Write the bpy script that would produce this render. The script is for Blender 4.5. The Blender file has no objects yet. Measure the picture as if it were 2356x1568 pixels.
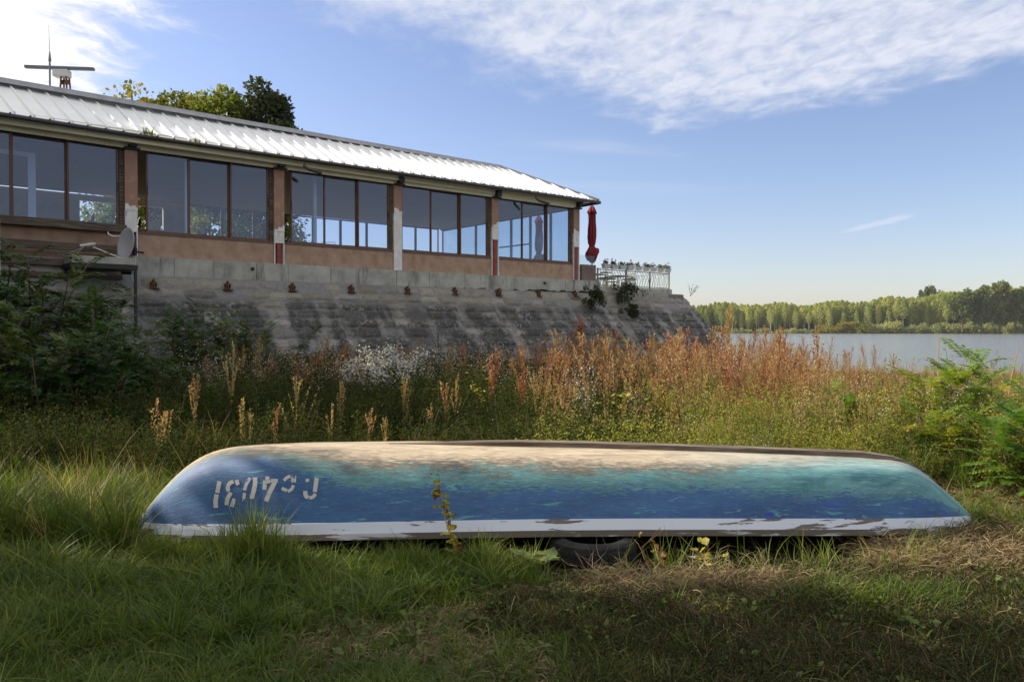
import bpy, bmesh, math, random
import numpy as np
from mathutils import Vector, Matrix, noise as mnoise
from mathutils.bvhtree import BVHTree
R = math.radians
rng = np.random.default_rng(7)
random.seed(7)
SC = bpy.context.scene
COL = SC.collection

# ------------------------------------------------------------------ camera
E = 1.6
cam_d = bpy.data.cameras.new('camera'); cam = bpy.data.objects.new('camera', cam_d); COL.objects.link(cam)
cam_d.sensor_width = 36; cam_d.lens = 28.0; cam_d.clip_start = .05; cam_d.clip_end = 6000
cam.location = (0, 0, E); cam.rotation_euler = (R(90 - .876), 0, 0)
SC.camera = cam
CR = cam.rotation_euler.to_matrix()
def ray(u, v):                       # direction of a picture position (2356 x 1568 units) from the camera
    return (CR @ Vector(((u - 1178) / 1832, (784 - v) / 1832, -1))).normalized()
def ground_at(u, v, z=0.0):
    d = ray(u, v); k = (z - E) / d.z
    return Vector((d.x * k, d.y * k, z))
def at_depth(u, v, Y):
    d = ray(u, v); return Vector((0, 0, E)) + d * (Y / d.y)

# ------------------------------------------------------------------ world, sun, exposure
SUN_EL = 31.0
SUN_AZ = Vector((-.955, .30, 0)).normalized()
SUN = Vector((SUN_AZ.x * math.cos(R(SUN_EL)), SUN_AZ.y * math.cos(R(SUN_EL)), math.sin(R(SUN_EL))))
W = bpy.data.worlds.new('World'); SC.world = W; W.use_nodes = True
nt = W.node_tree; nt.nodes.clear()
def N(t, **k):
    n = nt.nodes.new(t)
    for a, b in k.items(): setattr(n, a, b)
    return n
def M(op, a, b=None, c=None, clamp=False):
    n = nt.nodes.new('ShaderNodeMath'); n.operation = op; n.use_clamp = clamp
    for i, x in enumerate((a, b, c)):
        if x is None: continue
        if isinstance(x, (int, float)): n.inputs[i].default_value = x
        else: nt.links.new(x, n.inputs[i])
    return n.outputs[0]
def sstep(x, lo, hi):
    n = nt.nodes.new('ShaderNodeMapRange'); n.interpolation_type = 'SMOOTHSTEP'
    nt.links.new(x, n.inputs[0]); n.inputs[1].default_value = lo; n.inputs[2].default_value = hi
    return n.outputs[0]
tc = N('ShaderNodeTexCoord')
sep = N('ShaderNodeSeparateXYZ'); nt.links.new(tc.outputs['Generated'], sep.inputs[0])
dx, dy, dz = sep.outputs
zz = M('MAXIMUM', dz, .02)
px, py = M('DIVIDE', dx, zz), M('DIVIDE', dy, zz)
comb = N('ShaderNodeCombineXYZ'); nt.links.new(px, comb.inputs[0]); nt.links.new(py, comb.inputs[1])
def wnoise(scale, detail, rough, vec=None, stretch=None, dist=0):
    n = N('ShaderNodeTexNoise'); n.inputs['Scale'].default_value = scale
    n.inputs['Detail'].default_value = detail; n.inputs['Roughness'].default_value = rough
    n.inputs['Distortion'].default_value = dist
    v = vec or comb.outputs[0]
    if stretch:
        m = N('ShaderNodeMapping'); m.inputs['Scale'].default_value = stretch[:3]
        if len(stretch) > 3: m.inputs['Rotation'].default_value = (0, 0, stretch[3])
        nt.links.new(v, m.inputs[0]); v = m.outputs[0]
    nt.links.new(v, n.inputs['Vector'])
    return n.outputs[0]
sky = N('ShaderNodeTexSky', sky_type='NISHITA'); sky.sun_disc = False
sky.sun_elevation = R(SUN_EL); sky.sun_rotation = math.atan2(SUN_AZ.x, SUN_AZ.y)
sky.air_density = 1.0; sky.dust_density = .8; sky.ozone_density = 1.0
# clouds lie on a plane high above: one ribbed sheet ahead to the right, one bright bank towards the sun
big = wnoise(1.1, 5, .55)
mid = wnoise(4.5, 6, .62, stretch=(1, .75, 1, .5), dist=.4)
fine = wnoise(13, 5, .6, stretch=(1, .55, 1, .55), dist=.5)
e1 = M('SUBTRACT', M('ADD', M('MULTIPLY', px, 1.11), 3.12), py)
e2 = M('SUBTRACT', 4.43, M('ADD', M('MULTIPLY', px, .69), py))
edge = M('MINIMUM', e1, e2)
edge = M('ADD', edge, M('MULTIPLY', M('SUBTRACT', big, .5), 1.1))
edge = M('ADD', edge, M('MULTIPLY', M('SUBTRACT', mid, .5), 1.0))
m1 = sstep(edge, -.25, .55)
tex1 = sstep(M('ADD', M('MULTIPLY', fine, .62), M('MULTIPLY', mid, .5)), .34, .74)
m1 = M('MULTIPLY', m1, M('ADD', .45, M('MULTIPLY', tex1, .62)))
e3 = M('SUBTRACT', M('SUBTRACT', .36, px), M('MULTIPLY', py, .60))
e3 = M('ADD', e3, M('MULTIPLY', M('SUBTRACT', mid, .5), 1.1))
e3 = M('ADD', e3, M('MULTIPLY', M('SUBTRACT', big, .5), .5))
m2 = sstep(e3, -.12, .38)
m2 = M('MULTIPLY', m2, M('ADD', .75, M('MULTIPLY', fine, .5)))
wisp = wnoise(.55, 6, .65, stretch=(.35, 1.3, 1, .25), dist=.8)
m3 = M('MULTIPLY', sstep(wisp, .56, .80), .30)
wq = M('SUBTRACT', px, M('ADD', 3.45, M('MULTIPLY', M('SUBTRACT', wisp, .5), .5))); wy = M('SUBTRACT', py, 7.6)
we = M('SUBTRACT', 1.0, M('ADD', M('MULTIPLY', M('MULTIPLY', wq, wq), 45), M('MULTIPLY', M('MULTIPLY', wy, wy), 1.2)))
m4 = M('MULTIPLY', sstep(M('ADD', we, M('MULTIPLY', M('SUBTRACT', mid, .5), 1.2)), .0, 1.0), .5)
cl = M('MAXIMUM', M('MAXIMUM', M('MAXIMUM', m1, m4), m2), m3, clamp=True)
fade = sstep(dz, .0, .06)
cl = M('MULTIPLY', cl, fade, clamp=True)
SKY_TINT = N('ShaderNodeMixRGB', blend_type='MULTIPLY'); SKY_TINT.inputs[0].default_value = 1
SKY_TINT.inputs[2].default_value = (1.20, 1.17, 1.36, 1)
nt.links.new(sky.outputs[0], SKY_TINT.inputs[1])
bg1 = N('ShaderNodeBackground'); bg1.inputs[1].default_value = .0745
nt.links.new(SKY_TINT.outputs[0], bg1.inputs[0])
bg2 = N('ShaderNodeBackground')
ccol = N('ShaderNodeMixRGB'); ccol.inputs[1].default_value = (.76, .80, .92, 1); ccol.inputs[2].default_value = (1.15, 1.12, 1.1, 1)
nt.links.new(M('MULTIPLY', m2, 1.0, clamp=True), ccol.inputs[0]); nt.links.new(ccol.outputs[0], bg2.inputs[0]); bg2.inputs[1].default_value = .60
mx = N('ShaderNodeMixShader'); nt.links.new(cl, mx.inputs[0]); nt.links.new(bg1.outputs[0], mx.inputs[1]); nt.links.new(bg2.outputs[0], mx.inputs[2])
wo = N('ShaderNodeOutputWorld'); nt.links.new(mx.outputs[0], wo.inputs[0])

sun_d = bpy.data.lights.new('sun', 'SUN'); sun = bpy.data.objects.new('sun', sun_d); COL.objects.link(sun)
sun_d.energy = 5.0; sun_d.angle = R(.5); sun_d.color = (1, .90, .74)
sun.rotation_euler = SUN.to_track_quat('Z', 'Y').to_euler()
SC.view_settings.view_transform = 'Standard'; SC.view_settings.look = 'None'
SC.view_settings.gamma = 1; SC.view_settings.use_curve_mapping = False
SC.view_settings.exposure = 0.75
try:
    SC.cycles.max_bounces = 8; SC.cycles.transparent_max_bounces = 24
    SC.cycles.transmission_bounces = 6; SC.cycles.glossy_bounces = 3
except Exception: pass

# ------------------------------------------------------------------ materials
def newmat(name):
    m = bpy.data.materials.new(name); m.use_nodes = True
    return m, m.node_tree, m.node_tree.nodes['Principled BSDF']
def ramp_node(t, fac, stops):
    r = t.nodes.new('ShaderNodeValToRGB'); e = r.color_ramp.elements
    while len(e) < len(stops): e.new(.5)
    for i, (p, c) in enumerate(stops):
        e[i].position = p; e[i].color = (*c, 1)
    t.links.new(fac, r.inputs[0]); return r.outputs[0]
def pm(name, cols, scale=4, rough=.8, bump=.3, bscale=None, stretch=(1, 1, 1), spec=.3, metal=0, detail=8, rand=0, coords='Object', bdist=.02, stain=None):
    """surface with noise colour (cols = list of colours), fine bump, optional per-object variation, optional streaky stain"""
    m, t, b = newmat(name)
    tc = t.nodes.new('ShaderNodeTexCoord'); mp = t.nodes.new('ShaderNodeMapping'); mp.inputs['Scale'].default_value = stretch
    t.links.new(tc.outputs[coords], mp.inputs[0])
    vec = mp.outputs[0]
    if rand:
        oi = t.nodes.new('ShaderNodeObjectInfo'); ad = t.nodes.new('ShaderNodeVectorMath'); ad.operation = 'ADD'
        sc = t.nodes.new('ShaderNodeMath'); sc.operation = 'MULTIPLY'; sc.inputs[1].default_value = 37
        t.links.new(oi.outputs['Random'], sc.inputs[0]); t.links.new(mp.outputs[0], ad.inputs[0]); t.links.new(sc.outputs[0], ad.inputs[1]); vec = ad.outputs[0]
    n = t.nodes.new('ShaderNodeTexNoise'); n.inputs['Scale'].default_value = scale; n.inputs['Detail'].default_value = detail; n.inputs['Roughness'].default_value = .6
    t.links.new(vec, n.inputs['Vector'])
    k = len(cols)
    c = ramp_node(t, n.outputs[0], [(.3 + .4 * i / max(k - 1, 1), col) for i, col in enumerate(cols)])
    if stain:
        scol, sscale, lo, hi = stain
        mp2 = t.nodes.new('ShaderNodeMapping'); mp2.inputs['Scale'].default_value = (1, 1, .22); t.links.new(tc.outputs[coords], mp2.inputs[0])
        n2 = t.nodes.new('ShaderNodeTexNoise'); n2.inputs['Scale'].default_value = sscale; n2.inputs['Detail'].default_value = 7; n2.inputs['Roughness'].default_value = .65
        t.links.new(mp2.outputs[0], n2.inputs['Vector'])
        mr = t.nodes.new('ShaderNodeMapRange'); mr.inputs[1].default_value = lo; mr.inputs[2].default_value = hi; t.links.new(n2.outputs[0], mr.inputs[0])
        mix = t.nodes.new('ShaderNodeMixRGB'); mix.inputs[2].default_value = (*scol, 1)
        t.links.new(mr.outputs[0], mix.inputs[0]); t.links.new(c, mix.inputs[1]); c = mix.outputs[0]
    if rand:
        hsv = t.nodes.new('ShaderNodeHueSaturation'); mr = t.nodes.new('ShaderNodeMapRange')
        mr.inputs[3].default_value = 1 - rand; mr.inputs[4].default_value = 1 + rand
        t.links.new(oi.outputs['Random'], mr.inputs[0]); t.links.new(mr.outputs[0], hsv.inputs['Value']); t.links.new(c, hsv.inputs['Color']); c = hsv.outputs[0]
    t.links.new(c, b.inputs['Base Color'])
    b.inputs['Roughness'].default_value = rough; b.inputs['Specular IOR Level'].default_value = spec; b.inputs['Metallic'].default_value = metal
    if bump:
        n3 = t.nodes.new('ShaderNodeTexNoise'); n3.inputs['Scale'].default_value = bscale or scale * 4; n3.inputs['Detail'].default_value = 6
        t.links.new(vec, n3.inputs['Vector'])
        bp = t.nodes.new('ShaderNodeBump'); bp.inputs['Strength'].default_value = bump; bp.inputs['Distance'].default_value = bdist
        t.links.new(n3.outputs[0], bp.inputs['Height']); t.links.new(bp.outputs[0], b.inputs['Normal'])
    return m
def leafmat(name, cols, trans=.45, rough=.55, spec=.25, wscale=0):
    """thin foliage: colour varies per instance and along position, part of the light passes through"""
    m, t, b = newmat(name)
    oi = t.nodes.new('ShaderNodeObjectInfo'); geo = t.nodes.new('ShaderNodeNewGeometry')
    n = t.nodes.new('ShaderNodeTexNoise'); n.inputs['Scale'].default_value = wscale or 2.2; n.inputs['Detail'].default_value = 3
    t.links.new(geo.outputs['Position'], n.inputs['Vector'])
    isl = geo.outputs['Random Per Island']
    def mm(op, a, bb):
        q = t.nodes.new('ShaderNodeMath'); q.operation = op
        for i, x in enumerate((a, bb)):
            if isinstance(x, (int, float)): q.inputs[i].default_value = x
            else: t.links.new(x, q.inputs[i])
        return q.outputs[0]
    f = mm('ADD', mm('MULTIPLY', isl, .38), mm('MULTIPLY', oi.outputs['Random'], .27))
    f = mm('ADD', f, mm('MULTIPLY', mm('SUBTRACT', n.outputs[0], .25), .7))
    k = len(cols)
    c = ramp_node(t, f, [(.12 + .76 * i / max(k - 1, 1), col) for i, col in enumerate(cols)])
    t.links.new(c, b.inputs['Base Color']); b.inputs['Roughness'].default_value = rough; b.inputs['Specular IOR Level'].default_value = spec
    tr = t.nodes.new('ShaderNodeBsdfTranslucent')
    br = t.nodes.new('ShaderNodeMixRGB'); br.blend_type = 'MULTIPLY'; br.inputs[0].default_value = 1; br.inputs[2].default_value = (1.35, 1.25, .7, 1)
    t.links.new(c, br.inputs[1]); t.links.new(br.outputs[0], tr.inputs[0])
    ms = t.nodes.new('ShaderNodeMixShader'); ms.inputs[0].default_value = trans
    t.links.new(b.outputs[0], ms.inputs[1]); t.links.new(tr.outputs[0], ms.inputs[2])
    t.links.new(ms.outputs[0], t.nodes['Material Output'].inputs[0])
    return m
MT = {}
MT['stucco'] = pm('stucco', [(.26, .165, .112), (.34, .232, .16), (.40, .285, .205)], 3, .95, .5, 60, bdist=.01, stain=((.22, .15, .12), 3, .55, .9))
MT['concrete'] = pm('concrete', [(.22, .22, .19), (.33, .33, .29), (.42, .41, .37)], 2.2, .92, .4, 25, stain=((.09, .085, .07), 2.6, .56, .72))
MT['frame'] = pm('brown_frame', [(.09, .045, .03), (.13, .07, .045)], 6, .5, .1, spec=.4)
MT['white_plaster'] = pm('white_plaster', [(.55, .54, .5), (.72, .71, .68)], 5, .9, .4, 30, stain=((.3, .22, .17), 6, .62, .72))
MT['steel_red'] = pm('red_primer_steel', [(.16, .03, .025), (.26, .05, .04), (.10, .035, .03)], 9, .6, .3)
MT['fascia'] = pm('fascia_cream', [(.60, .58, .40), (.70, .67, .48)], 3, .8, .2, stretch=(1, 1, 1), stain=((.25, .22, .12), 3, .6, .85))
MT['gutter'] = pm('gutter_dark', [(.025, .022, .02), (.05, .04, .035)], 6, .45, .2, spec=.5)
MT['roof'] = pm('roof_metal', [(.76, .76, .74), (.84, .84, .82)], 1.2, .38, .05, spec=.5, stain=((.52, .50, .47), 2.2, .60, .85))
MT['flash'] = pm('roof_flashing', [(.30, .30, .31), (.42, .42, .43)], 4, .45, .1, spec=.5)
MT['ceiling'] = pm('ceiling_boards', [(.24, .20, .15), (.32, .27, .21)], 3, .7, .2, stretch=(.3, 4, 1))
MT['interior'] = pm('interior_wall', [(.42, .36, .28), (.52, .45, .36)], 2, .9, .1)
MT['floor'] = pm('interior_floor', [(.18, .12, .08), (.28, .2, .13)], 4, .6, .1)
MT['pvc'] = pm('white_frame', [(.78, .79, .8), (.85, .85, .85)], 4, .4, .02, spec=.5)
MT['darkwood'] = pm('dark_wood', [(.035, .028, .02), (.10, .075, .055), (.16, .13, .10)], 5, .85, .5, stretch=(.3, 4, 4))
MT['blacksteel'] = pm('black_steel', [(.015, .013, .012), (.03, .028, .025)], 8, .5, .2)
def emb_mat(name, light, dark, lo, hi, rand):
    """embankment surface: run-off streaks down the slope, moss-black crust below the clean upper courses"""
    m, t, b = newmat(name)
    tc = t.nodes.new('ShaderNodeTexCoord'); EMB.append(tc)
    def nz(scale, st, det=8, src='Object', rough=.65):
        mp = t.nodes.new('ShaderNodeMapping'); mp.inputs['Scale'].default_value = st; t.links.new(tc.outputs['Object'], mp.inputs[0])
        n = t.nodes.new('ShaderNodeTexNoise'); n.inputs['Scale'].default_value = scale; n.inputs['Detail'].default_value = det; n.inputs['Roughness'].default_value = rough
        t.links.new(mp.outputs[0], n.inputs['Vector']); return n.outputs[0]
    def mm(op, a, bb):
        q = t.nodes.new('ShaderNodeMath'); q.operation = op
        for i, x in enumerate((a, bb)):
            if isinstance(x, (int, float)): q.inputs[i].default_value = x
            else: t.links.new(x, q.inputs[i])
        return q.outputs[0]
    def mr(x, a, bb):
        q = t.nodes.new('ShaderNodeMapRange'); q.interpolation_type = 'SMOOTHSTEP'; q.inputs[1].default_value = a; q.inputs[2].default_value = bb; t.links.new(x, q.inputs[0]); return q.outputs[0]
    sp = t.nodes.new('ShaderNodeSeparateXYZ'); t.links.new(tc.outputs['Object'], sp.inputs[0])
    streak = nz(1.0, (1.5, .12, .12), 6, rough=.55); blot = nz(1.3, (1, 1, 1.6)); fine = nz(9, (1, 1, 1))
    h = mr(sp.outputs[2], 2.55, 2.15)
    f = mm('MULTIPLY', h, mr(mm('ADD', mm('MULTIPLY', streak, .75), mm('MULTIPLY', blot, .50)), .49, .64))
    f = mm('MULTIPLY', f, mr(mm('ADD', mm('MULTIPLY', fine, .7), mm('MULTIPLY', blot, .3)), .38, .50))
    oi = t.nodes.new('ShaderNodeObjectInfo')
    f2 = mm('ADD', mm('MULTIPLY', fine, .6), mm('MULTIPLY', oi.outputs['Random'], rand))
    c = ramp_node(t, f2, [(.22, light[0]), (.75, light[1])])
    d = ramp_node(t, fine, [(.3, dark[0]), (.7, dark[1])])
    mx_ = t.nodes.new('ShaderNodeMixRGB'); t.links.new(f, mx_.inputs[0]); t.links.new(c, mx_.inputs[1]); t.links.new(d, mx_.inputs[2])
    t.links.new(mx_.outputs[0], b.inputs['Base Color']); b.inputs['Roughness'].default_value = .95; b.inputs['Specular IOR Level'].default_value = .2
    bp = t.nodes.new('ShaderNodeBump'); bp.inputs['Strength'].default_value = .9; bp.inputs['Distance'].default_value = .035
    t.links.new(mm('ADD', fine, blot), bp.inputs['Height']); t.links.new(bp.outputs[0], b.inputs['Normal'])
    return m
EMB = []
MT['stone'] = emb_mat('ashlar_stone', ((.11, .105, .094), (.29, .275, .245)), ((.030, .033, .031), (.080, .077, .073)), 0, 0, .5)
MT['stone_light'] = emb_mat('ashlar_stone_clean', ((.15, .138, .105), (.30, .285, .23)), ((.04, .036, .03), (.09, .08, .07)), 0, 0, .4)
MT['mortar'] = emb_mat('mortar', ((.175, .172, .165), (.33, .325, .315)), ((.046, .045, .043), (.115, .112, .108)), 0, 0, 0)
MT['rust'] = pm('rust', [(.035, .022, .016), (.10, .048, .024), (.30, .22, .14)], 14, .9, .6)
MT['dish'] = pm('dish_grey', [(.36, .37, .40), (.42, .43, .46)], 3, .5, .05)
MT['cable'] = pm('white_cable', [(.6, .6, .6), (.7, .7, .7)], 8, .5, 0)
MT['umbrella'] = pm('umbrella_cloth', [(.15, .014, .018), (.22, .022, .028)], 8, .8, .3, 40)
MT['iron'] = pm('cream_painted_iron', [(.17, .165, .125), (.27, .26, .20)], 9, .6, .2)
MT['box'] = pm('planter_plastic', [(.44, .44, .44), (.52, .52, .52)], 5, .5, .05)
MT['radar_white'] = pm('radar_housing', [(.5, .5, .47), (.62, .61, .57)], 4, .5, .05)
MT['radar_dark'] = pm('radar_bar', [(.10, .11, .14), (.16, .17, .2)], 4, .5, .05)
MT['tyre'] = pm('tyre_rubber', [(.009, .009, .010), (.018, .018, .018), (.035, .032, .03)], 9, .85, .4, 60, spec=.35)
MT['bark'] = pm('bark', [(.06, .045, .03), (.14, .11, .08)], 6, .95, .7, stretch=(1, 1, .2))
MT['palebark'] = pm('pale_bark', [(.30, .29, .25), (.55, .53, .47)], .3, .9, .1)
MT['wood_keel'] = pm('weathered_keel', [(.05, .035, .025), (.13, .10, .075), (.30, .26, .21)], 7, .9, .7, stretch=(.25, 5, 5), bdist=.01)
MT['table'] = pm('table_top', [(.05, .04, .03), (.09, .07, .05)], 4, .4, .1)

# painted hull
def hull_material():
    m, t, b = newmat('weathered_hull_paint')
    def node(k, **kw):
        n = t.nodes.new(k)
        for a, v in kw.items(): setattr(n, a, v)
        return n
    def mth(op, a, bb=None, clamp=False):
        q = node('ShaderNodeMath', operation=op); q.use_clamp = clamp
        for i, x in enumerate((a, bb)):
            if x is None: continue
            if isinstance(x, (int, float)): q.inputs[i].default_value = x
            else: t.links.new(x, q.inputs[i])
        return q.outputs[0]
    def ss(x, lo, hi, a=0, bb=1):
        n = node('ShaderNodeMapRange', interpolation_type='SMOOTHSTEP'); t.links.new(x, n.inputs[0])
        n.inputs[1].default_value = lo; n.inputs[2].default_value = hi; n.inputs[3].default_value = a; n.inputs[4].default_value = bb
        return n.outputs[0]
    at = node('ShaderNodeAttribute', attribute_name='hullv'); sp = node('ShaderNodeSeparateXYZ'); t.links.new(at.outputs['Vector'], sp.inputs[0])
    X, V = sp.outputs[0], sp.outputs[1]
    def nz(scale, stretch, detail=8, rough=.65, dist=.3):
        mp = node('ShaderNodeMapping'); mp.inputs['Scale'].default_value = stretch; t.links.new(at.outputs['Vector'], mp.inputs[0])
        n = node('ShaderNodeTexNoise'); n.inputs['Scale'].default_value = scale; n.inputs['Detail'].default_value = detail
        n.inputs['Roughness'].default_value = rough; n.inputs['Distortion'].default_value = dist
        t.links.new(mp.outputs[0], n.inputs['Vector']); return mth('SUBTRACT', n.outputs[0], .5)
    n1 = nz(1.3, (1, 3.2, 1)); n2 = nz(3.4, (1, 4.5, 1), dist=.8); n3 = nz(9, (1, 5, 1), rough=.75); n4 = nz(2.0, (1, 2.0, 1), dist=1.2)
    n5 = nz(30, (.6, 4, 1), rough=.7); n6 = nz(5, (1, 7, 1), rough=.8, dist=.3)
    n8 = nz(11, (1, 11, 1), rough=.75, dist=.2)
    def mix(fac, a, bb):
        q = node('ShaderNodeMixRGB')
        t.links.new(fac, q.inputs[0])
        for i, x in ((1, a), (2, bb)):
            if isinstance(x, tuple): q.inputs[i].default_value = (*x, 1)
            else: t.links.new(x, q.inputs[i])
        return q.outputs[0]
    left = ss(X, -1.0, -2.1); right = ss(X, 1.3, 2.7)
    v = V
    # sand coloured bare bottom
    sand = mix(ss(n2, -.25, .15), (.24, .185, .13), (.52, .43, .30))
    sand = mix(ss(n3, .02, .16, 0, .55), sand, (.20, .17, .13))
    qa = mth('ADD', mth('ADD', v, mth('MULTIPLY', n1, .34)), mth('ADD', mth('MULTIPLY', n2, .18), mth('MULTIPLY', right, .30)))
    qa = mth('ADD', mth('ADD', qa, mth('MULTIPLY', n6, .16)), mth('MULTIPLY', left, .26))
    qa = mth('ADD', qa, mth('MULTIPLY', n8, .22))
    teal = mix(ss(n4, -.22, .2), (.045, .15, .18), (.13, .31, .31))
    teal = mix(ss(n6, .0, .2, 0, .7), teal, (.26, .50, .46))
    qa = mth('ADD', mth('ADD', qa, .06), mth('MULTIPLY', n5, .22)); qa = mth('ADD', qa, mth('MULTIPLY', n3, .34))
    qa = mth('ADD', qa, mth('MULTIPLY', n2, .2)); qa = mth('ADD', qa, mth('ADD', mth('MULTIPLY', n5, .3), mth('MULTIPLY', n8, .25))); c = mix(ss(qa, .455, .495), sand, teal)
    # brown bleeding between bare wood and paint
    band = mth('MULTIPLY', ss(qa, .34, .44), ss(qa, .64, .52))
    c = mix(mth('MULTIPLY', band, ss(n3, -.16, .06, 0, .9)), c, (.11, .085, .06))
    blue = mix(ss(n1, -.2, .25), (.022, .060, .19), (.042, .115, .30))
    blue = mix(ss(n6, .02, .22, 0, .45), blue, (.06, .22, .36))
    qb = mth('ADD', mth('ADD', v, mth('MULTIPLY', n4, .34)), mth('ADD', mth('MULTIPLY', n2, .14), mth('MULTIPLY', left, .34)))
    qb = mth('ADD', qb, mth('MULTIPLY', n8, .26)); qb = mth('ADD', mth('SUBTRACT', qb, mth('MULTIPLY', right, .04)), mth('MULTIPLY', n6, .12))
    qb = mth('ADD', qb, mth('MULTIPLY', n3, .16)); qb = mth('ADD', qb, mth('MULTIPLY', n5, .24)); c = mix(ss(mth('ADD', qb, mth('MULTIPLY', n5, .25)), .615, .65, 0, .9), c, blue)
    c = mix(mth('MULTIPLY', mth('MULTIPLY', ss(n8, .05, .14), ss(V, .45, .6)), .5), c, (.10, .30, .36))
    c = mix(mth('MULTIPLY', mth('MULTIPLY', ss(n8, -.08, -.16), ss(V, .25, .45)), .45), c, (.03, .05, .07))
    # newer ultramarine patches near the right end
    up = mth('MULTIPLY', mth('MULTIPLY', ss(n4, .06, .10), ss(X, .9, 1.4)), ss(V, .72, .80))
    c = mix(mth('MULTIPLY', up, .9), c, (.018, .040, .42))
    c = mix(mth('MULTIPLY', mth('MULTIPLY', ss(n2, -.12, .10), mth('MULTIPLY', ss(X, -1.0, -1.5), ss(X, -2.5, -1.9))), mth('MULTIPLY', ss(V, .06, .18), ss(V, .50, .34))), c, (.075, .07, .06))
    # chips of older paint and bare wood
    c = mix(mth('MULTIPLY', mth('MULTIPLY', ss(n2, .11, .14), ss(V, .42, .5)), .75), c, (.11, .34, .33))
    n7 = nz(4.2, (1, 9, 1), rough=.8, dist=1.5); c = mix(mth('MULTIPLY', mth('MULTIPLY', ss(n7, .06, .15), ss(V, .26, .40)), .75), c, (.07, .085, .075))
    c = mix(mth('MULTIPLY', mth('MULTIPLY', ss(n6, .215, .235), ss(V, .4, .5)), .9), c, (.30, .17, .10))
    c = mix(ss(n5, .10, .20, 0, .6), c, (.10, .09, .08))
    c = mix(ss(n3, .16, .30, 0, .45), c, (.55, .62, .62))
    n9 = nz(26, (.16, 14, 1), 3, .6, 0); c = mix(mth('MULTIPLY', ss(n9, .15, .20), .55), c, (.32, .38, .40)); c = mix(mth('MULTIPLY', ss(n9, -.16, -.21), .6), c, (.05, .05, .05))
    pale = mth('MULTIPLY', mth('MULTIPLY', ss(X, .9, 2.0), ss(V, .46, .30)), ss(n6, -.15, .10))
    c = mix(mth('MULTIPLY', pale, .65), c, (.40, .46, .42))
    t.links.new(c, b.inputs['Base Color'])
    b.inputs['Roughness'].default_value = .55; b.inputs['Specular IOR Level'].default_value = .35
    t.links.new(mth('ADD', .60, mth('MULTIPLY', n3, .35)), b.inputs['Roughness'])
    bp = node('ShaderNodeBump'); bp.inputs['Strength'].default_value = .5; bp.inputs['Distance'].default_value = .006
    t.links.new(mth('ADD', mth('MULTIPLY', n5, 1.0), mth('MULTIPLY', n3, 1.0)), bp.inputs['Height']); t.links.new(bp.outputs[0], b.inputs['Normal'])
    return m
MT['hull'] = hull_material()

def peeled(name, base, under, lo, hi, scale=5, stretch=(1, 1, 4), rough=.5, hole=False):
    """paint flaking off: sharp noise mask between paint and what lies under it"""
    m, t, b = newmat(name)
    tc = t.nodes.new('ShaderNodeTexCoord'); mp = t.nodes.new('ShaderNodeMapping'); mp.inputs['Scale'].default_value = stretch
    t.links.new(tc.outputs['Object'], mp.inputs[0])
    n = t.nodes.new('ShaderNodeTexNoise'); n.inputs['Scale'].default_value = scale; n.inputs['Detail'].default_value = 9; n.inputs['Roughness'].default_value = .62
    t.links.new(mp.outputs[0], n.inputs['Vector'])
    mr = t.nodes.new('ShaderNodeMapRange'); mr.inputs[1].default_value = lo; mr.inputs[2].default_value = hi; t.links.new(n.outputs[0], mr.inputs[0])
    mix = t.nodes.new('ShaderNodeMixRGB'); mix.inputs[1].default_value = (*base, 1); mix.inputs[2].default_value = (*under, 1)
    t.links.new(mr.outputs[0], mix.inputs[0]); t.links.new(mix.outputs[0], b.inputs['Base Color'])
    b.inputs['Roughness'].default_value = rough; b.inputs['Specular IOR Level'].default_value = .35
    bp = t.nodes.new('ShaderNodeBump'); bp.inputs['Strength'].default_value = .6; bp.inputs['Distance'].default_value = .004; bp.invert = True
    t.links.new(mr.outputs[0], bp.inputs['Height']); t.links.new(bp.outputs[0], b.inputs['Normal'])
    if hole:
        tr = t.nodes.new('ShaderNodeBsdfTransparent'); ms = t.nodes.new('ShaderNodeMixShader')
        t.links.new(mr.outputs[0], ms.inputs[0]); t.links.new(b.outputs[0], ms.inputs[1]); t.links.new(tr.outputs[0], ms.inputs[2])
        t.links.new(ms.outputs[0], t.nodes['Material Output'].inputs[0])
    return m
MT['gunwale'] = peeled('white_gunwale_paint', (.54, .58, .66), (.13, .11, .09), .575, .59, 2.6, (.8, 1, 7))
MT['railwood'] = peeled('worn_rub_rail', (.085, .072, .055), (.34, .35, .36), .57, .62, 4, (.5, 1, 4), .9)
MT['glyph'] = peeled('stencil_white', (.47, .46, .43), (.0, .0, .0), .61, .625, 15, (1, 1, 1.5), .6, hole=True)
MT['column'] = peeled('column_stucco', (.30, .18, .13), (.45, .30, .22), .5, .8, 6, (1, 1, 1), .95)

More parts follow.
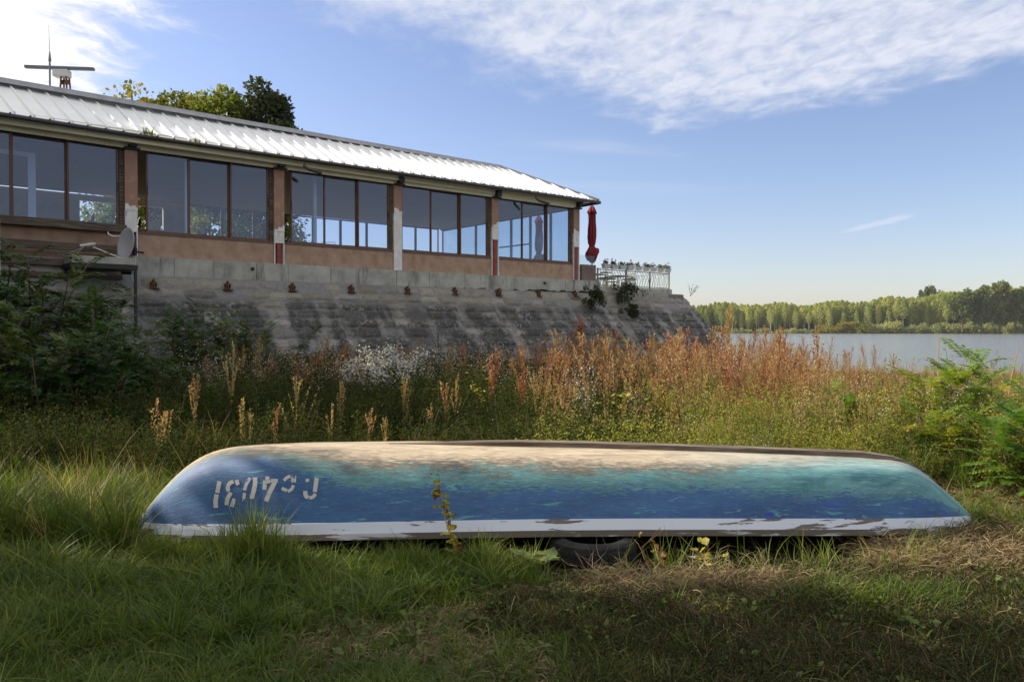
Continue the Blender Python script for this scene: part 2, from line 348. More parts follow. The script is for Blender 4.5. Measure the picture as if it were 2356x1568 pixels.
def glass_mat(name, refl, tint, rough=.0):
    m, t, b = newmat(name); t.nodes.remove(b)
    g = t.nodes.new('ShaderNodeBsdfGlossy'); g.inputs['Roughness'].default_value = rough; g.inputs['Color'].default_value = (.80, .88, 1, 1)
    tr = t.nodes.new('ShaderNodeBsdfTransparent'); tr.inputs[0].default_value = (*tint, 1)
    fw = t.nodes.new('ShaderNodeLayerWeight'); fw.inputs[0].default_value = .5; lw = t.nodes.new('ShaderNodeMath'); lw.operation = 'POWER'; lw.inputs[1].default_value = 4; t.links.new(fw.outputs['Facing'], lw.inputs[0])
    ad = t.nodes.new('ShaderNodeMath'); ad.operation = 'MULTIPLY_ADD'; ad.inputs[1].default_value = .8; ad.inputs[2].default_value = refl; ad.use_clamp = True
    t.links.new(lw.outputs[0], ad.inputs[0])
    tcn = t.nodes.new('ShaderNodeTexCoord'); nn = t.nodes.new('ShaderNodeTexNoise'); nn.inputs['Scale'].default_value = 1.1; nn.inputs['Detail'].default_value = 2
    t.links.new(tcn.outputs['Object'], nn.inputs[0]); bp = t.nodes.new('ShaderNodeBump'); bp.inputs['Strength'].default_value = .05; bp.inputs['Distance'].default_value = .01
    t.links.new(nn.outputs[0], bp.inputs['Height']); t.links.new(bp.outputs[0], g.inputs['Normal'])
    ms = t.nodes.new('ShaderNodeMixShader'); t.links.new(ad.outputs[0], ms.inputs[0]); t.links.new(tr.outputs[0], ms.inputs[1]); t.links.new(g.outputs[0], ms.inputs[2])
    t.links.new(ms.outputs[0], t.nodes['Material Output'].inputs[0]); return m
MT['glass'] = glass_mat('coated_window_glass', .06, (.74, .80, .88))
MT['clearglass'] = glass_mat('clear_glass', .02, (.85, .9, .93))

# foliage materials
MT['grass'] = leafmat('green_grass', [(.022, .042, .006), (.06, .105, .012), (.12, .17, .026), (.26, .27, .07)], .42, rough=.5, spec=.28, wscale=1.2)
MT['drygrass'] = leafmat('dry_grass', [(.15, .10, .035), (.34, .25, .10), (.54, .43, .21)], .4, wscale=1.5)
MT['straw'] = leafmat('straw_thatch', [(.06, .035, .02), (.15, .095, .05), (.30, .23, .12), (.24, .24, .08)], .15, wscale=2.5)
MT['moss'] = leafmat('low_moss_weeds', [(.018, .026, .008), (.040, .050, .014), (.06, .045, .022)], .3, wscale=2)
MT['redweed'] = leafmat('red_weed', [(.13, .045, .032), (.31, .115, .075), (.40, .20, .11), (.46, .36, .17), (.26, .27, .09)], .35, wscale=.8)
MT['tanweed'] = leafmat('tan_weed', [(.24, .15, .06), (.42, .30, .14), (.52, .42, .20)], .3, wscale=.8)
MT['stalk'] = leafmat('weed_stalk', [(.06, .035, .022), (.12, .07, .035), (.09, .085, .03)], .1)
MT['weedleaf'] = leafmat('weed_leaf', [(.04, .065, .012), (.09, .13, .022), (.19, .21, .04), (.34, .30, .07)], .4, wscale=.7)
MT['shadeweed'] = leafmat('shade_weed_leaf', [(.010, .020, .006), (.022, .042, .010), (.045, .065, .016), (.10, .095, .025)], .35, rough=.85, spec=.08, wscale=.9)  # darker copy of the weed leaf: shade of the belt painted into the colour
MT['aster'] = leafmat('aster_petal', [(.38, .39, .37), (.56, .56, .54)], .25)
MT['locust'] = leafmat('locust_leaf', [(.016, .044, .012), (.03, .07, .016), (.06, .11, .022), (.24, .22, .03)], .4, wscale=.6)
MT['ailanthus'] = leafmat('ailanthus_leaf', [(.03, .085, .012), (.07, .16, .02), (.15, .24, .03), (.36, .32, .03)], .45, wscale=1.5)
MT['maple'] = leafmat('maple_leaf', [(.05, .075, .012), (.11, .13, .018), (.22, .20, .025), (.33, .24, .03)], .4, wscale=.5)
MT['darkleaf'] = leafmat('dark_leaf', [(.02, .03, .012), (.04, .055, .02), (.08, .085, .035)], .3, wscale=.6)
MT['yellowleaf'] = leafmat('yellowing_leaf', [(.20, .16, .03), (.38, .34, .06), (.42, .40, .12)], .4, wscale=3)
MT['brownleaf'] = leafmat('brown_leaf', [(.10, .05, .025), (.22, .11, .04), (.30, .20, .06)], .25, wscale=5)
MT['poplar'] = leafmat('poplar_leaf', [(.11, .15, .045), (.23, .28, .085), (.35, .39, .13), (.46, .44, .15)], .42, wscale=.02)
MT['willow'] = leafmat('willow_leaf', [(.13, .16, .07), (.25, .28, .12), (.38, .37, .14)], .4, wscale=.03)
MT['farwood'] = leafmat('dark_far_leaf', [(.04, .06, .025), (.08, .11, .035), (.20, .21, .05)], .3, wscale=.03)
MT['geranium'] = leafmat('geranium_leaf', [(.02, .05, .015), (.04, .08, .02)], .3)
MT['petal'] = leafmat('geranium_petal', [(.25, .015, .04), (.32, .03, .08)], .3)

# ------------------------------------------------------------------ mesh helpers
class MB:
    def __init__(s): s.v = []; s.f = []; s.m = []; s.n = 0
    def add(s, V, F, mi=0):
        V = np.asarray(V, float).reshape(-1, 3)
        s.v.append(V); s.f.extend([tuple(int(i) + s.n for i in f) for f in F]); s.m.extend([mi] * len(F)); s.n += len(V)
    def box(s, x0, x1, y0, y1, z0, z1, mi=0):
        s.add([(x0,y0,z0),(x1,y0,z0),(x1,y1,z0),(x0,y1,z0),(x0,y0,z1),(x1,y0,z1),(x1,y1,z1),(x0,y1,z1)],
              [(0,3,2,1),(4,5,6,7),(0,1,5,4),(1,2,6,5),(2,3,7,6),(3,0,4,7)], mi)
    def bar(s, a, b, w, h=None, mi=0, up=(0,0,1)):
        a = Vector(a); b = Vector(b); d = (b - a); L = d.length; d.normalize(); h = h or w
        u = Vector(up); sd = d.cross(u)
        if sd.length < 1e-4: sd = d.cross(Vector((1,0,0)))
        sd.normalize(); u = sd.cross(d).normalized()
        P = []
        for e in (a, b):
            for i, j in ((-1,-1),(1,-1),(1,1),(-1,1)): P.append(e + sd * (w/2*i) + u * (h/2*j))
        s.add(P, [(0,1,2,3),(7,6,5,4),(0,4,5,1),(1,5,6,2),(2,6,7,3),(3,7,4,0)], mi)
    def tube(s, pts, r, n=8, mi=0, cap=True):
        P = [Vector(p) for p in pts]; rr = r if hasattr(r, '__len__') else [r] * len(P)
        V = []; k = len(P)
        ref = Vector((0, 0, 1))
        t0 = (P[-1] - P[0])
        if t0.length and abs(t0.normalized().z) > .9: ref = Vector((0, 1, 0))
        for i, p in enumerate(P):
            t = (P[min(i+1, k-1)] - P[max(i-1, 0)]).normalized()
            a = t.cross(ref); a.normalize(); b = a.cross(t)
            for j in range(n):
                an = 2 * math.pi * j / n
                V.append(p + (a * math.cos(an) + b * math.sin(an)) * rr[i])
        F = [(i*n+j, i*n+(j+1)%n, (i+1)*n+(j+1)%n, (i+1)*n+j) for i in range(k-1) for j in range(n)]
        if cap: F += [tuple(range(n-1, -1, -1)), tuple((k-1)*n + j for j in range(n))]
        s.add(V, F, mi)
    def ribbon(s, P, w, side, mi=0):
        P = np.asarray(P, float); side = np.asarray(side, float); w = np.asarray(w, float)[:, None]
        k = len(P); V = np.empty((2*k, 3)); V[0::2] = P - side * w; V[1::2] = P + side * w
        s.add(V, [(2*i, 2*i+1, 2*i+3, 2*i+2) for i in range(k-1)], mi)
    def leaf(s, p, d, side, L, w, mi=0, fold=0.0):
        p = np.asarray(p, float); d = np.asarray(d, float); side = np.asarray(side, float)
        nrm = np.cross(d, side)
        s.add([p, p + d*L*.45 + side*w + nrm*fold, p + d*L, p + d*L*.45 - side*w + nrm*fold], [(0, 1, 2, 3)], mi)
    def mesh(s, name, mats, smooth=False, fn=None):
        me = bpy.data.meshes.new(name)
        V = np.concatenate(s.v) if s.v else np.zeros((0, 3))
        if fn is not None: V = np.array([fn(*p) for p in V])
        me.from_pydata(V.tolist(), [], s.f)
        for m in (mats if isinstance(mats, (list, tuple)) else [mats]): me.materials.append(m)
        if any(s.m): me.polygons.foreach_set('material_index', s.m)
        if smooth: me.polygons.foreach_set('use_smooth', [True] * len(me.polygons))
        me.update(); return me
    def build(s, name, mats, parent=None, smooth=False, fn=None, bevel=0):
        o = link(name, s.mesh(name, mats, smooth, fn), parent)
        if bevel:
            b = o.modifiers.new('bevel', 'BEVEL'); b.width = bevel; b.segments = 2; b.limit_method = 'ANGLE'
        return o
def link(name, me, parent=None, loc=None, rot=None, scale=None):
    o = bpy.data.objects.new(name, me); COL.objects.link(o)
    if parent: o.parent = parent
    if loc is not None: o.location = loc
    if rot is not None: o.rotation_euler = rot
    if scale is not None: o.scale = scale if hasattr(scale, '__len__') else (scale,)*3
    return o
def tag(o, label=None, cat=None, group=None, kind=None):
    if label: o['label'] = label
    if cat: o['category'] = cat
    if group: o['group'] = group
    if kind: o['kind'] = kind
    return o
def thing(name, label, cat, loc=(0,0,0), rz=0, group=None):
    o = link(name, None, None, loc, (0, 0, rz)); return tag(o, label, cat, group)
def unit(v):
    v = np.asarray(v, float); return v / (np.linalg.norm(v) + 1e-9)
def rdir(zlo=-1, zhi=1):
    a = rng.uniform(0, 2*math.pi); z = rng.uniform(zlo, zhi); r = math.sqrt(max(0, 1 - z*z))
    return np.array((math.cos(a)*r, math.sin(a)*r, z))

# ------------------------------------------------------------------ ground shape
def bank(x, y): return .832 * x + .555 * y - 27.2
def ss(x, a, b):
    t = min(max((x - a) / (b - a), 0), 1); return t * t * (3 - 2 * t)
WATER_Z = -2.5
def gz(x, y):
    z = .05 * mnoise.noise(Vector((x * .35, y * .35, 3))) + .025 * mnoise.noise(Vector((x * 1.3, y * 1.3, 7)))
    z *= ss(y, 2, 4)
    z += .25 * ss(y, 12, 26) * mnoise.noise(Vector((x * .12, y * .12, 11)))
    z += .22 * ss(x, 2.4, 5.0) * ss(y, 4.5, 6.5) * (1 - ss(y, 8, 12)) * .6        # low hump at the right end of the boat
    z += .05 * ss(-x, 2.6, 5)
    z -= 3.4 * ss(bank(x, y), 0, 9)
    return z
def ground_mesh():
    # graded grid: fine near the camera, coarse far away
    ys = np.concatenate([np.linspace(-30, 1, 12), np.linspace(1.3, 12, 90), np.linspace(12.4, 40, 60), np.linspace(42, 120, 20)])
    xs = np.concatenate([np.linspace(-70, -13, 14), np.linspace(-12, 12, 170), np.linspace(13, 90, 40)])
    V = [(x, y, gz(x, y)) for y in ys for x in xs]
    n = len(xs)
    F = [(j*n+i, j*n+i+1, (j+1)*n+i+1, (j+1)*n+i) for j in range(len(ys)-1) for i in range(n-1)]
    mb = MB(); mb.add(V, F); return mb
m, t, b = newmat('bank_soil')
geo = t.nodes.new('ShaderNodeNewGeometry')
def nz(sc, det=8):
    n = t.nodes.new('ShaderNodeTexNoise'); n.inputs['Scale'].default_value = sc; n.inputs['Detail'].default_value = det; n.inputs['Roughness'].default_value = .7
    t.links.new(geo.outputs['Position'], n.inputs['Vector']); return n.outputs[0]
c1 = ramp_node(t, nz(1.1), [(.3, (.018, .02, .009)), (.48, (.035, .026, .016)), (.62, (.07, .042, .025)), (.8, (.11, .08, .045))])
c2 = ramp_node(t, nz(22), [(.3, (.35, .35, .35)), (.7, (1.3, 1.3, 1.3))])
mxx = t.nodes.new('ShaderNodeMixRGB'); mxx.blend_type = 'MULTIPLY'; mxx.inputs[0].default_value = .8
t.links.new(c1, mxx.inputs[1]); t.links.new(c2, mxx.inputs[2]); t.links.new(mxx.outputs[0], b.inputs['Base Color'])
b.inputs['Roughness'].default_value = .95; b.inputs['Specular IOR Level'].default_value = .1
bp = t.nodes.new('ShaderNodeBump'); bp.inputs['Strength'].default_value = 1; bp.inputs['Distance'].default_value = .05
t.links.new(nz(14), bp.inputs['Height']); t.links.new(bp.outputs[0], b.inputs['Normal'])
MT['soil'] = m
g = ground_mesh().build('ground', MT['soil'], smooth=True); tag(g, 'brown earth bank under the grass and weeds', kind='structure')

# water
m, t, b = newmat('river_water')
b.inputs['Base Color'].default_value = (.17, .19, .20, 1); b.inputs['Roughness'].default_value = .12
b.inputs['Specular IOR Level'].default_value = .5; b.inputs['IOR'].default_value = 1.5
geo = t.nodes.new('ShaderNodeNewGeometry')
def wn(sc, st):
    mp = t.nodes.new('ShaderNodeMapping'); mp.inputs['Scale'].default_value = st; t.links.new(geo.outputs['Position'], mp.inputs[0])
    n = t.nodes.new('ShaderNodeTexNoise'); n.inputs['Scale'].default_value = sc; n.inputs['Detail'].default_value = 5; n.inputs['Roughness'].default_value = .6
    t.links.new(mp.outputs[0], n.inputs['Vector']); return n.outputs[0]
a1 = t.nodes.new('ShaderNodeMath'); a1.operation = 'ADD'; t.links.new(wn(1.3, (.6, 1, 1)), a1.inputs[0]); t.links.new(wn(.16, (.35, 1, 1)), a1.inputs[1])
bp = t.nodes.new('ShaderNodeBump'); bp.inputs['Strength'].default_value = 1; bp.inputs['Distance'].default_value = .42
t.links.new(a1.outputs[0], bp.inputs['Height']); t.links.new(bp.outputs[0], b.inputs['Normal'])
MT['water'] = m
mb = MB(); mb.add([(-1500, -200, WATER_Z), (2500, -200, WATER_Z), (2500, 1400, WATER_Z), (-1500, 1400, WATER_Z)], [(0,1,2,3)])
tag(mb.build('river', MT['water']), 'wide rippled grey blue river', kind='structure')

# far bank
def shore(x): return 745 - .22 * max(x, 0) * .9
mb = MB(); V = []; xs = np.linspace(-700, 1500, 60)
for k, (off, z) in enumerate(((0, -2.7), (3, -2.0), (14, -1.0), (60, .5), (600, 3))):
    for x in xs: V.append((x, shore(x) + off + 2*math.sin(x*.06), z))
n = len(xs); mb.add(V, [(j*n+i, j*n+i+1, (j+1)*n+i+1, (j+1)*n+i) for j in range(4) for i in range(n-1)])
MT['farsoil'] = pm('far_bank_soil', [(.03, .04, .015), (.06, .075, .025), (.09, .09, .04)], .08, .95, 0)
tag(mb.build('far_bank', MT['farsoil'], smooth=True), 'low grassy far shore of the river', kind='structure')

# ------------------------------------------------------------------ plant builders
def scatter(name, srcs, P, rot, scl, idx, label, kind='stuff', cat=None):
    """one object whose points carry the plants of a mass nobody could count"""
    c = bpy.data.collections.new(name + '_sources')
    for s in srcs: c.objects.link(s)
    me = bpy.data.meshes.new(name); me.from_pydata([tuple(p) for p in P], [], [])
    a = me.attributes.new('rot', 'FLOAT_VECTOR', 'POINT'); a.data.foreach_set('vector', np.asarray(rot, float).ravel())
    a = me.attributes.new('scl', 'FLOAT_VECTOR', 'POINT'); a.data.foreach_set('vector', np.asarray(scl, float).ravel())
    a = me.attributes.new('idx', 'INT', 'POINT'); a.data.foreach_set('value', np.asarray(idx, int))
    o = link(name, me)
    gt = bpy.data.node_groups.new(name, 'GeometryNodeTree')
    gt.interface.new_socket('Geometry', in_out='INPUT', socket_type='NodeSocketGeometry')
    gt.interface.new_socket('Geometry', in_out='OUTPUT', socket_type='NodeSocketGeometry')
    gi = gt.nodes.new('NodeGroupInput'); go = gt.nodes.new('NodeGroupOutput')
    ci = gt.nodes.new('GeometryNodeCollectionInfo'); ci.inputs['Collection'].default_value = c
    ci.inputs['Separate Children'].default_value = True; ci.inputs['Reset Children'].default_value = True
    ip = gt.nodes.new('GeometryNodeInstanceOnPoints'); ip.inputs['Pick Instance'].default_value = True
    def attr(nm, ty):
        n = gt.nodes.new('GeometryNodeInputNamedAttribute'); n.data_type = ty; n.inputs[0].default_value = nm; return n.outputs[0]
    gt.links.new(gi.outputs[0], ip.inputs['Points']); gt.links.new(ci.outputs[0], ip.inputs['Instance'])
    gt.links.new(attr('idx', 'INT'), ip.inputs['Instance Index'])
    gt.links.new(attr('rot', 'FLOAT_VECTOR'), ip.inputs['Rotation']); gt.links.new(attr('scl', 'FLOAT_VECTOR'), ip.inputs['Scale'])
    gt.links.new(ip.outputs[0], go.inputs[0])
    md = o.modifiers.new('scatter', 'NODES'); md.node_group = gt
    tag(o, label, cat, kind=kind); return o
def src(mb, name, mats, smooth=False): return bpy.data.objects.new(name, mb.mesh(name, mats, smooth))
def scatter_area(name, srcs, n, sampler, smin, smax, label, tilt=.12, zoff=0.0, hfun=None):
    P, Rr, S, I = [], [], [], []
    tries = 0
    while len(P) < n and tries < n * 40:
        tries += 1
        q = sampler()
        if q is None: continue
        x, y = q[:2]
        s = rng.uniform(smin, smax) * (q[2] if len(q) > 2 else 1)
        P.append((x, y, gz(x, y) + zoff)); Rr.append((rng.normal(0, tilt), rng.normal(0, tilt), rng.uniform(0, 6.283)))
        S.append((s, s, s * rng.uniform(.85, 1.15))); I.append(rng.integers(0, len(srcs)))
    return scatter(name, srcs, P, Rr, S, I, label)

MT['lithrb0'] = leafmat('turf_weed_leaf', [(.04, .07, .015), (.09, .13, .03), (.17, .20, .06)], .3, wscale=3)
def tuft(nb, h, w, spread, lean, mi=0, seg=4, mb=None):
    mb = mb or MB()
    for _ in range(nb):
        a = rng.uniform(0, 6.283); r = spread * math.sqrt(rng.random()); p0 = np.array((math.cos(a)*r, math.sin(a)*r, 0))
        H = h * rng.uniform(.45, 1.1); b = rng.uniform(0, 6.283); ln = lean * rng.uniform(.2, 1.3); d = np.array((math.cos(b), math.sin(b), 0))
        ts = np.linspace(0, 1, seg + 1)
        P = p0 + np.outer(ts**1.9 * ln * H, d) + np.outer((ts - .28 * min(ln, 1.2) * ts**2.6) * H, (0, 0, 1))
        W = w * rng.uniform(.6, 1.2) * np.maximum(1 - ts**2.2, .06) * .5
        sd = unit(np.cross(d, (0, 0, 1)) + rng.normal(0, .4, 3) * (1, 1, .2))
        mb.ribbon(P, W, sd, mi)
    return mb
def thatch(nb, L, w, rad, hz):
    mb = MB()
    for _ in range(nb):
        a = rng.uniform(0, 6.283); r = rad * math.sqrt(rng.random()); p = np.array((math.cos(a)*r, math.sin(a)*r, rng.uniform(.004, hz)))
        b = rng.uniform(0, 6.283); ll = L * rng.uniform(.4, 1.2); curve = rng.normal(0, .6); rise = rng.uniform(-.1, .28)
        ts = np.linspace(0, 1, 4)
        an = b + curve * ts
        P = np.stack([p[0] + np.cumsum(np.cos(an)) * ll / 4, p[1] + np.cumsum(np.sin(an)) * ll / 4, p[2] + rise * ll * np.sin(ts * 3.1)], 1)
        sd = unit((-math.sin(b), math.cos(b), rng.normal(0, .5)))
        mb.ribbon(P, w * .5 * np.array((.8, 1, .8, .3)), sd)
    return mb
def stem_pts(p, d, L, bend, seg=5):
    ts = np.linspace(0, 1, seg + 1)
    side = unit(rng.normal(0, 1, 3) * (1, 1, 0))
    return p + np.outer(ts * L, d) + np.outer(ts**2 * bend * L, side)
def redweed(h, nb, mi_stem=0, mi_head=1, heads=10, spread=.35, hl=.012):
    """dry upright weed: stem, rising side branches, each densely set with small seed husks"""
    mb = MB(); P = stem_pts(np.zeros(3), unit((rng.normal(0, .06), rng.normal(0, .06), 1)), h, rng.normal(0, .06), 7)
    mb.ribbon(P, np.linspace(.004, .0012, 8), (1, 0, 0), mi_stem); mb.ribbon(P, np.linspace(.004, .0012, 8), (0, 1, 0), mi_stem)
    def husks(Q, n, r):
        k = len(Q) - 1
        for _ in range(n):
            f = rng.random()**.8 * k; i = min(int(f), k-1); q = Q[i] + (Q[i+1]-Q[i]) * (f-i)
            d = rdir(-.1, 1); mb.leaf(q, unit(d + (0, 0, .6)), unit(np.cross(d, (0.3, .2, 1))), rng.uniform(1.4, 3) * r, rng.uniform(.35, .8) * r, mi_head)
    husks(P[4:], heads * 3, hl)
    for i in range(nb):
        f = rng.uniform(.25, .93); q = P[0] + (P[-1]-P[0]) * f + (P[int(f*7)] - (P[0] + (P[-1]-P[0]) * (int(f*7)/7)))
        a = rng.uniform(0, 6.283); L = h * (1 - f) * rng.uniform(.45, .85) + .08; out = spread * rng.uniform(.5, 1.2)
        d = unit((math.cos(a)*out, math.sin(a)*out, 1))
        Q = stem_pts(q, d, L, rng.normal(0, .08), 4)
        mb.ribbon(Q, np.linspace(.002, .0008, 5), unit(np.cross(d, (0, 0, 1))), mi_stem)
        husks(Q, int(heads * (1 + 3*L)), hl)
    return mb
def leafy_weed(h, nb, leafL, leafW, per, mi_stem=0, mi_leaf=1, spread=.5, top_mi=None, top_n=0, top_r=.01):
    """green weed with leaves all along the stems; optionally small flowers in the upper part"""
    mb = MB()
    for s in range(nb):
        a = rng.uniform(0, 6.283); o = rng.uniform(0, spread)
        d = unit((math.cos(a)*o, math.sin(a)*o, 1)); H = h * rng.uniform(.6, 1.05)
        Q = stem_pts(rng.normal(0, .05, 3) * (1, 1, 0), d, H, rng.normal(0, .12), 5)
        mb.ribbon(Q, np.linspace(.004, .0012, 6), (1, 0, 0), mi_stem)
        for _ in range(per):
            f = rng.uniform(.08, 1) * 4.99; i = int(f); q = Q[i] + (Q[i+1]-Q[i])*(f-i)
            dd = unit(rdir(-.25, .7)); sd = unit(np.cross(dd, rdir()))
            k = rng.uniform(.5, 1.1) * (1.15 - .5 * f/5)
            mb.leaf(q + dd * rng.uniform(0, .05), dd, sd, leafL*k, leafW*k, mi_leaf, leafW*.3)
        for _ in range(top_n):
            f = 2.4 + 2.59 * math.sqrt(rng.random()); i = int(f); q = Q[i] + (Q[i+1]-Q[i])*(f-i)
            off = rdir(-.1, 1) * rng.uniform(.03, .17) * h * .7
            mb.ribbon(np.stack([q, q + off]), [.0008, .0006], (0, 1, 0), mi_stem)
            n = unit(off + (0, -.02, .05) + rng.normal(0, .03, 3)); s1 = unit(np.cross(n, (.3, .9, .1))); s2 = np.cross(n, s1); r = top_r * rng.uniform(.6, 1.15)
            c = q + off
            mb.add([c + r*(s1*math.cos(x) + s2*math.sin(x)) for x in (0, 1.05, 2.1, 3.14, 4.19, 5.24)], [(0,1,2,3,4,5)], top_mi)
    return mb
def frond(mb, p, d, L, pairs, ll, lw, droop, mi_stem, mi_leaf):
    """one compound leaf: a rachis with paired leaflets"""
    p = np.asarray(p, float); d = unit(d); side = unit(np.cross(d, (0, 0, 1)) + 1e-3)
    ts = np.linspace(0, 1, 6)
    C = p + np.outer(ts * L, d) + np.outer(-droop * L * ts**2, (0, 0, 1))
    mb.ribbon(C, np.linspace(.003, .001, 6) * (L/.4), side, mi_stem)
    for i in range(pairs):
        f = (.16 + .84 * i / (pairs - 1)) * 5; k = min(int(f), 4); q = C[k] + (C[k+1]-C[k])*(f-k); tg = unit(C[k+1]-C[k])
        sz = math.sin(.5 + 2.3 * (i / (pairs - 1))) * .4 + .6
        for s in (-1, 1):
            dd = unit(side * s + tg * rng.uniform(.25, .55) + np.array((0, 0, rng.uniform(-.35, .05))))
            mb.leaf(q, dd, unit(np.cross(dd, np.cross(side, tg)) ), ll * sz * rng.uniform(.85, 1.1), lw * sz, mi_leaf, .0)
def compound_shrub(h, stems, fronds, L, pairs, ll, lw, droop=.45, open_=.5, low=.25):
    st = MB(); lf = MB()
    for s in range(stems):
        a = rng.uniform(0, 6.283); o = rng.uniform(0, open_); H = h * rng.uniform(.6, 1.0)
        P = stem_pts(rng.normal(0, .12, 3) * (1, 1, 0), unit((math.cos(a)*o, math.sin(a)*o, 1)), H, rng.normal(0, .15), 7)
        st.tube(P, list(np.linspace(.016, .004, 8) * max(h/1.6, .6)), 5)
        for i in range(fronds):
            f = (low + (1-low) * (i + rng.random()) / fronds) * 6.99; k = int(f); q = P[k] + (P[k+1]-P[k])*(f-k)
            b = rng.uniform(0, 6.283); up = .25 + .9 * (f/7)**2
            br = unit((math.cos(b), math.sin(b), up))
            qq = q + br * rng.uniform(0, .18) * h * (1.1 - f/8)
            frond(lf, qq, br, L * rng.uniform(.6, 1.15), pairs, ll, lw, droop * rng.uniform(.4, 1.2), 0, 1)
    return st, lf
def leaf_cloud(mb, c, rad, n, size, mi=0, squash=(1,1,1), shell=.55, down=0):
    c = np.asarray(c, float)
    for _ in range(n):
        d = rdir(); r = rad * (shell + (1-shell) * rng.random()) if rng.random() < .8 else rad * rng.random()
        q = c + d * r * np.asarray(squash)
        dd = unit(d * .6 + rdir() * .9 + np.array((0, 0, -down))); sd = unit(np.cross(dd, rdir()))
        s = size * rng.uniform(.6, 1.3); mb.leaf(q, dd, sd, s, s * .38, mi, s*.08)
def tree_meshes(h, crown_r, nclump, nleaf, leaf, trunk_r, base=.35, sq=1.0, limbs=7, clump=.33):
    tr = MB(); P = stem_pts(np.zeros(3), unit((rng.normal(0, .04), rng.normal(0, .04), 1)), h * .85, rng.normal(0, .05), 8)
    tr.tube(P, list(np.linspace(trunk_r, trunk_r * .15, 9)), 8)
    cr = MB(); cz = h * (base + 1) / 2; rz = h * (1 - base) / 2
    cl = []
    for i in range(nclump):
        d = rdir(-.9, 1); q = np.array((0, 0, cz)) + d * np.array((crown_r, crown_r, rz)) * rng.uniform(.35, .9) * (1, 1, sq)
        cl.append(q)
        leaf_cloud(cr, q, crown_r * clump * rng.uniform(.6, 1.3), nleaf, leaf)
    for i in range(limbs):
        q = cl[rng.integers(0, len(cl))]; k = rng.integers(2, 6)
        mid = (P[k] + q) / 2 + rng.normal(0, .05*h, 3) * (1, 1, .4)
        tr.tube([P[k], mid, q], [trunk_r * .4, trunk_r * .22, trunk_r * .06], 5)
    return tr, cr

# ------------------------------------------------------------------ BUILDING
Q0 = Vector((-9.46, 19.81, 0)); ANG = math.atan2(.636, .771)
BEND = math.tan(R(3.5))
def S(x, y, z): return (x, y + min(x, 0) * BEND, z)        # the facade turns slightly at the first pillar
def F(x, y, z=0):                                           # facade coordinates (along, depth, up) to the world
    x, y, z = S(x, y, z); c, s = math.cos(ANG), math.sin(ANG)
    return Vector((Q0.x + c*x - s*y, Q0.y + s*x + c*y, z))
bld = thing('riverside_restaurant', 'long brown stucco restaurant with white ribbed roof and glazed front on the stone embankment', 'building', Q0, ANG)
BAY = 3.83; XL = -9.5; XR = 4 * BAY + .12
Z0, ZW0, ZW1, ZE, ZR, DEP = 3.40, 4.02, 6.08, 6.33, 7.62, 9.0
colx = [i * BAY for i in range(-2, 5)]

def bpart(name, mb, mat, parent=None, bevel=0, smooth=False): return mb.build(name, mat, parent or bld, smooth, fn=S, bevel=bevel)
# parapet below the glazing, one stretch per bay
for i in range(-3, 4):
    a, b_ = i * BAY + .17, (i + 1) * BAY - .17
    mb = MB()
    z0 = Z0 if i >= 0 else 3.25
    for k in range(4):
        x0 = a + (b_-a)*k/4; x1 = a + (b_-a)*(k+1)/4
        mb.box(x0, x1, -.02 if i >= 0 else .02, .16, z0, ZW0 - .06)
    bpart('parapet_wall', mb, MT['stucco'])
# pillars
brk = {0: 4.55, 1: 4.32, 2: 5.15, 3: 5.05, 4: 5.12}
for i, x in enumerate(colx):
    k = i - 2
    w = .15
    zb = brk.get(k, 4.4)
    mb = MB(); mb.box(x - w, x + w, -.06, .26, zb, 6.02); c = bpart('pillar', mb, MT['column'], bevel=.01)
    # broken edge between stucco and the white base coat
    mb = MB(); n = 9; V = []
    for j in range(n + 1):
        xx = x - w + .004 + (2*w - .008) * j / n
        V += [(xx, -.066, zb - .02), (xx, -.066, zb + .10 * rng.random() + .12 * (j / n if k % 2 else 1 - j / n))]
    mb.add(V, [(2*j, 2*j+2, 2*j+3, 2*j+1) for j in range(n)]); bpart('plaster_edge', mb, MT['white_plaster'], c)
    low = Z0 if k == 2 else (3.98 if k != 0 else 4.0)
    mb = MB(); mb.box(x - w + .006, x + w - .006, -.052, .25, low if k != 3 and k != 4 else 4.62, zb - .002); bpart('plaster_patch', mb, MT['white_plaster'], c)
    if k not in (2,):
        top = 4.62 if k in (3, 4) else low
        mb = MB(); mb.box(x - .07, x + .055, -.035, .10, Z0, top - .002); bpart('steel_core', mb, MT['steel_red'], c)
        mb = MB(); mb.box(x - w, x - w + .03, -.05, .2, Z0, top - .002); mb.box(x + w - .03, x + w, -.05, .2, Z0, top - .002); bpart('plaster_return', mb, MT['white_plaster'], c)
        mb = MB(); mb.box(x - w + .03, x + w - .03, .1, .22, Z0, top - .002); bpart('pillar_recess', mb, MT['darkwood'], c)
    mb = MB(); mb.box(x - .19, x + .19, -.16, .05, 6.02, 6.07); mb.box(x - .09, x + .09, -.30, .05, 6.072, 6.26); bpart('bracket', mb, MT['blacksteel'], c)
# rough jamb beside each pillar
for k in range(0, 5):
    mb = MB(); x = k * BAY
    n = 26
    for j in range(n):
        z = ZW0 + (ZW1 - ZW0) * j / n; e = rng.uniform(0, .02)
        mb.box(x - .26 - .0, x - .152, .0 + e, .12, z, z + (ZW1-ZW0)/n - .008)
    bpart('brick_jamb', mb, MT['darkwood'])
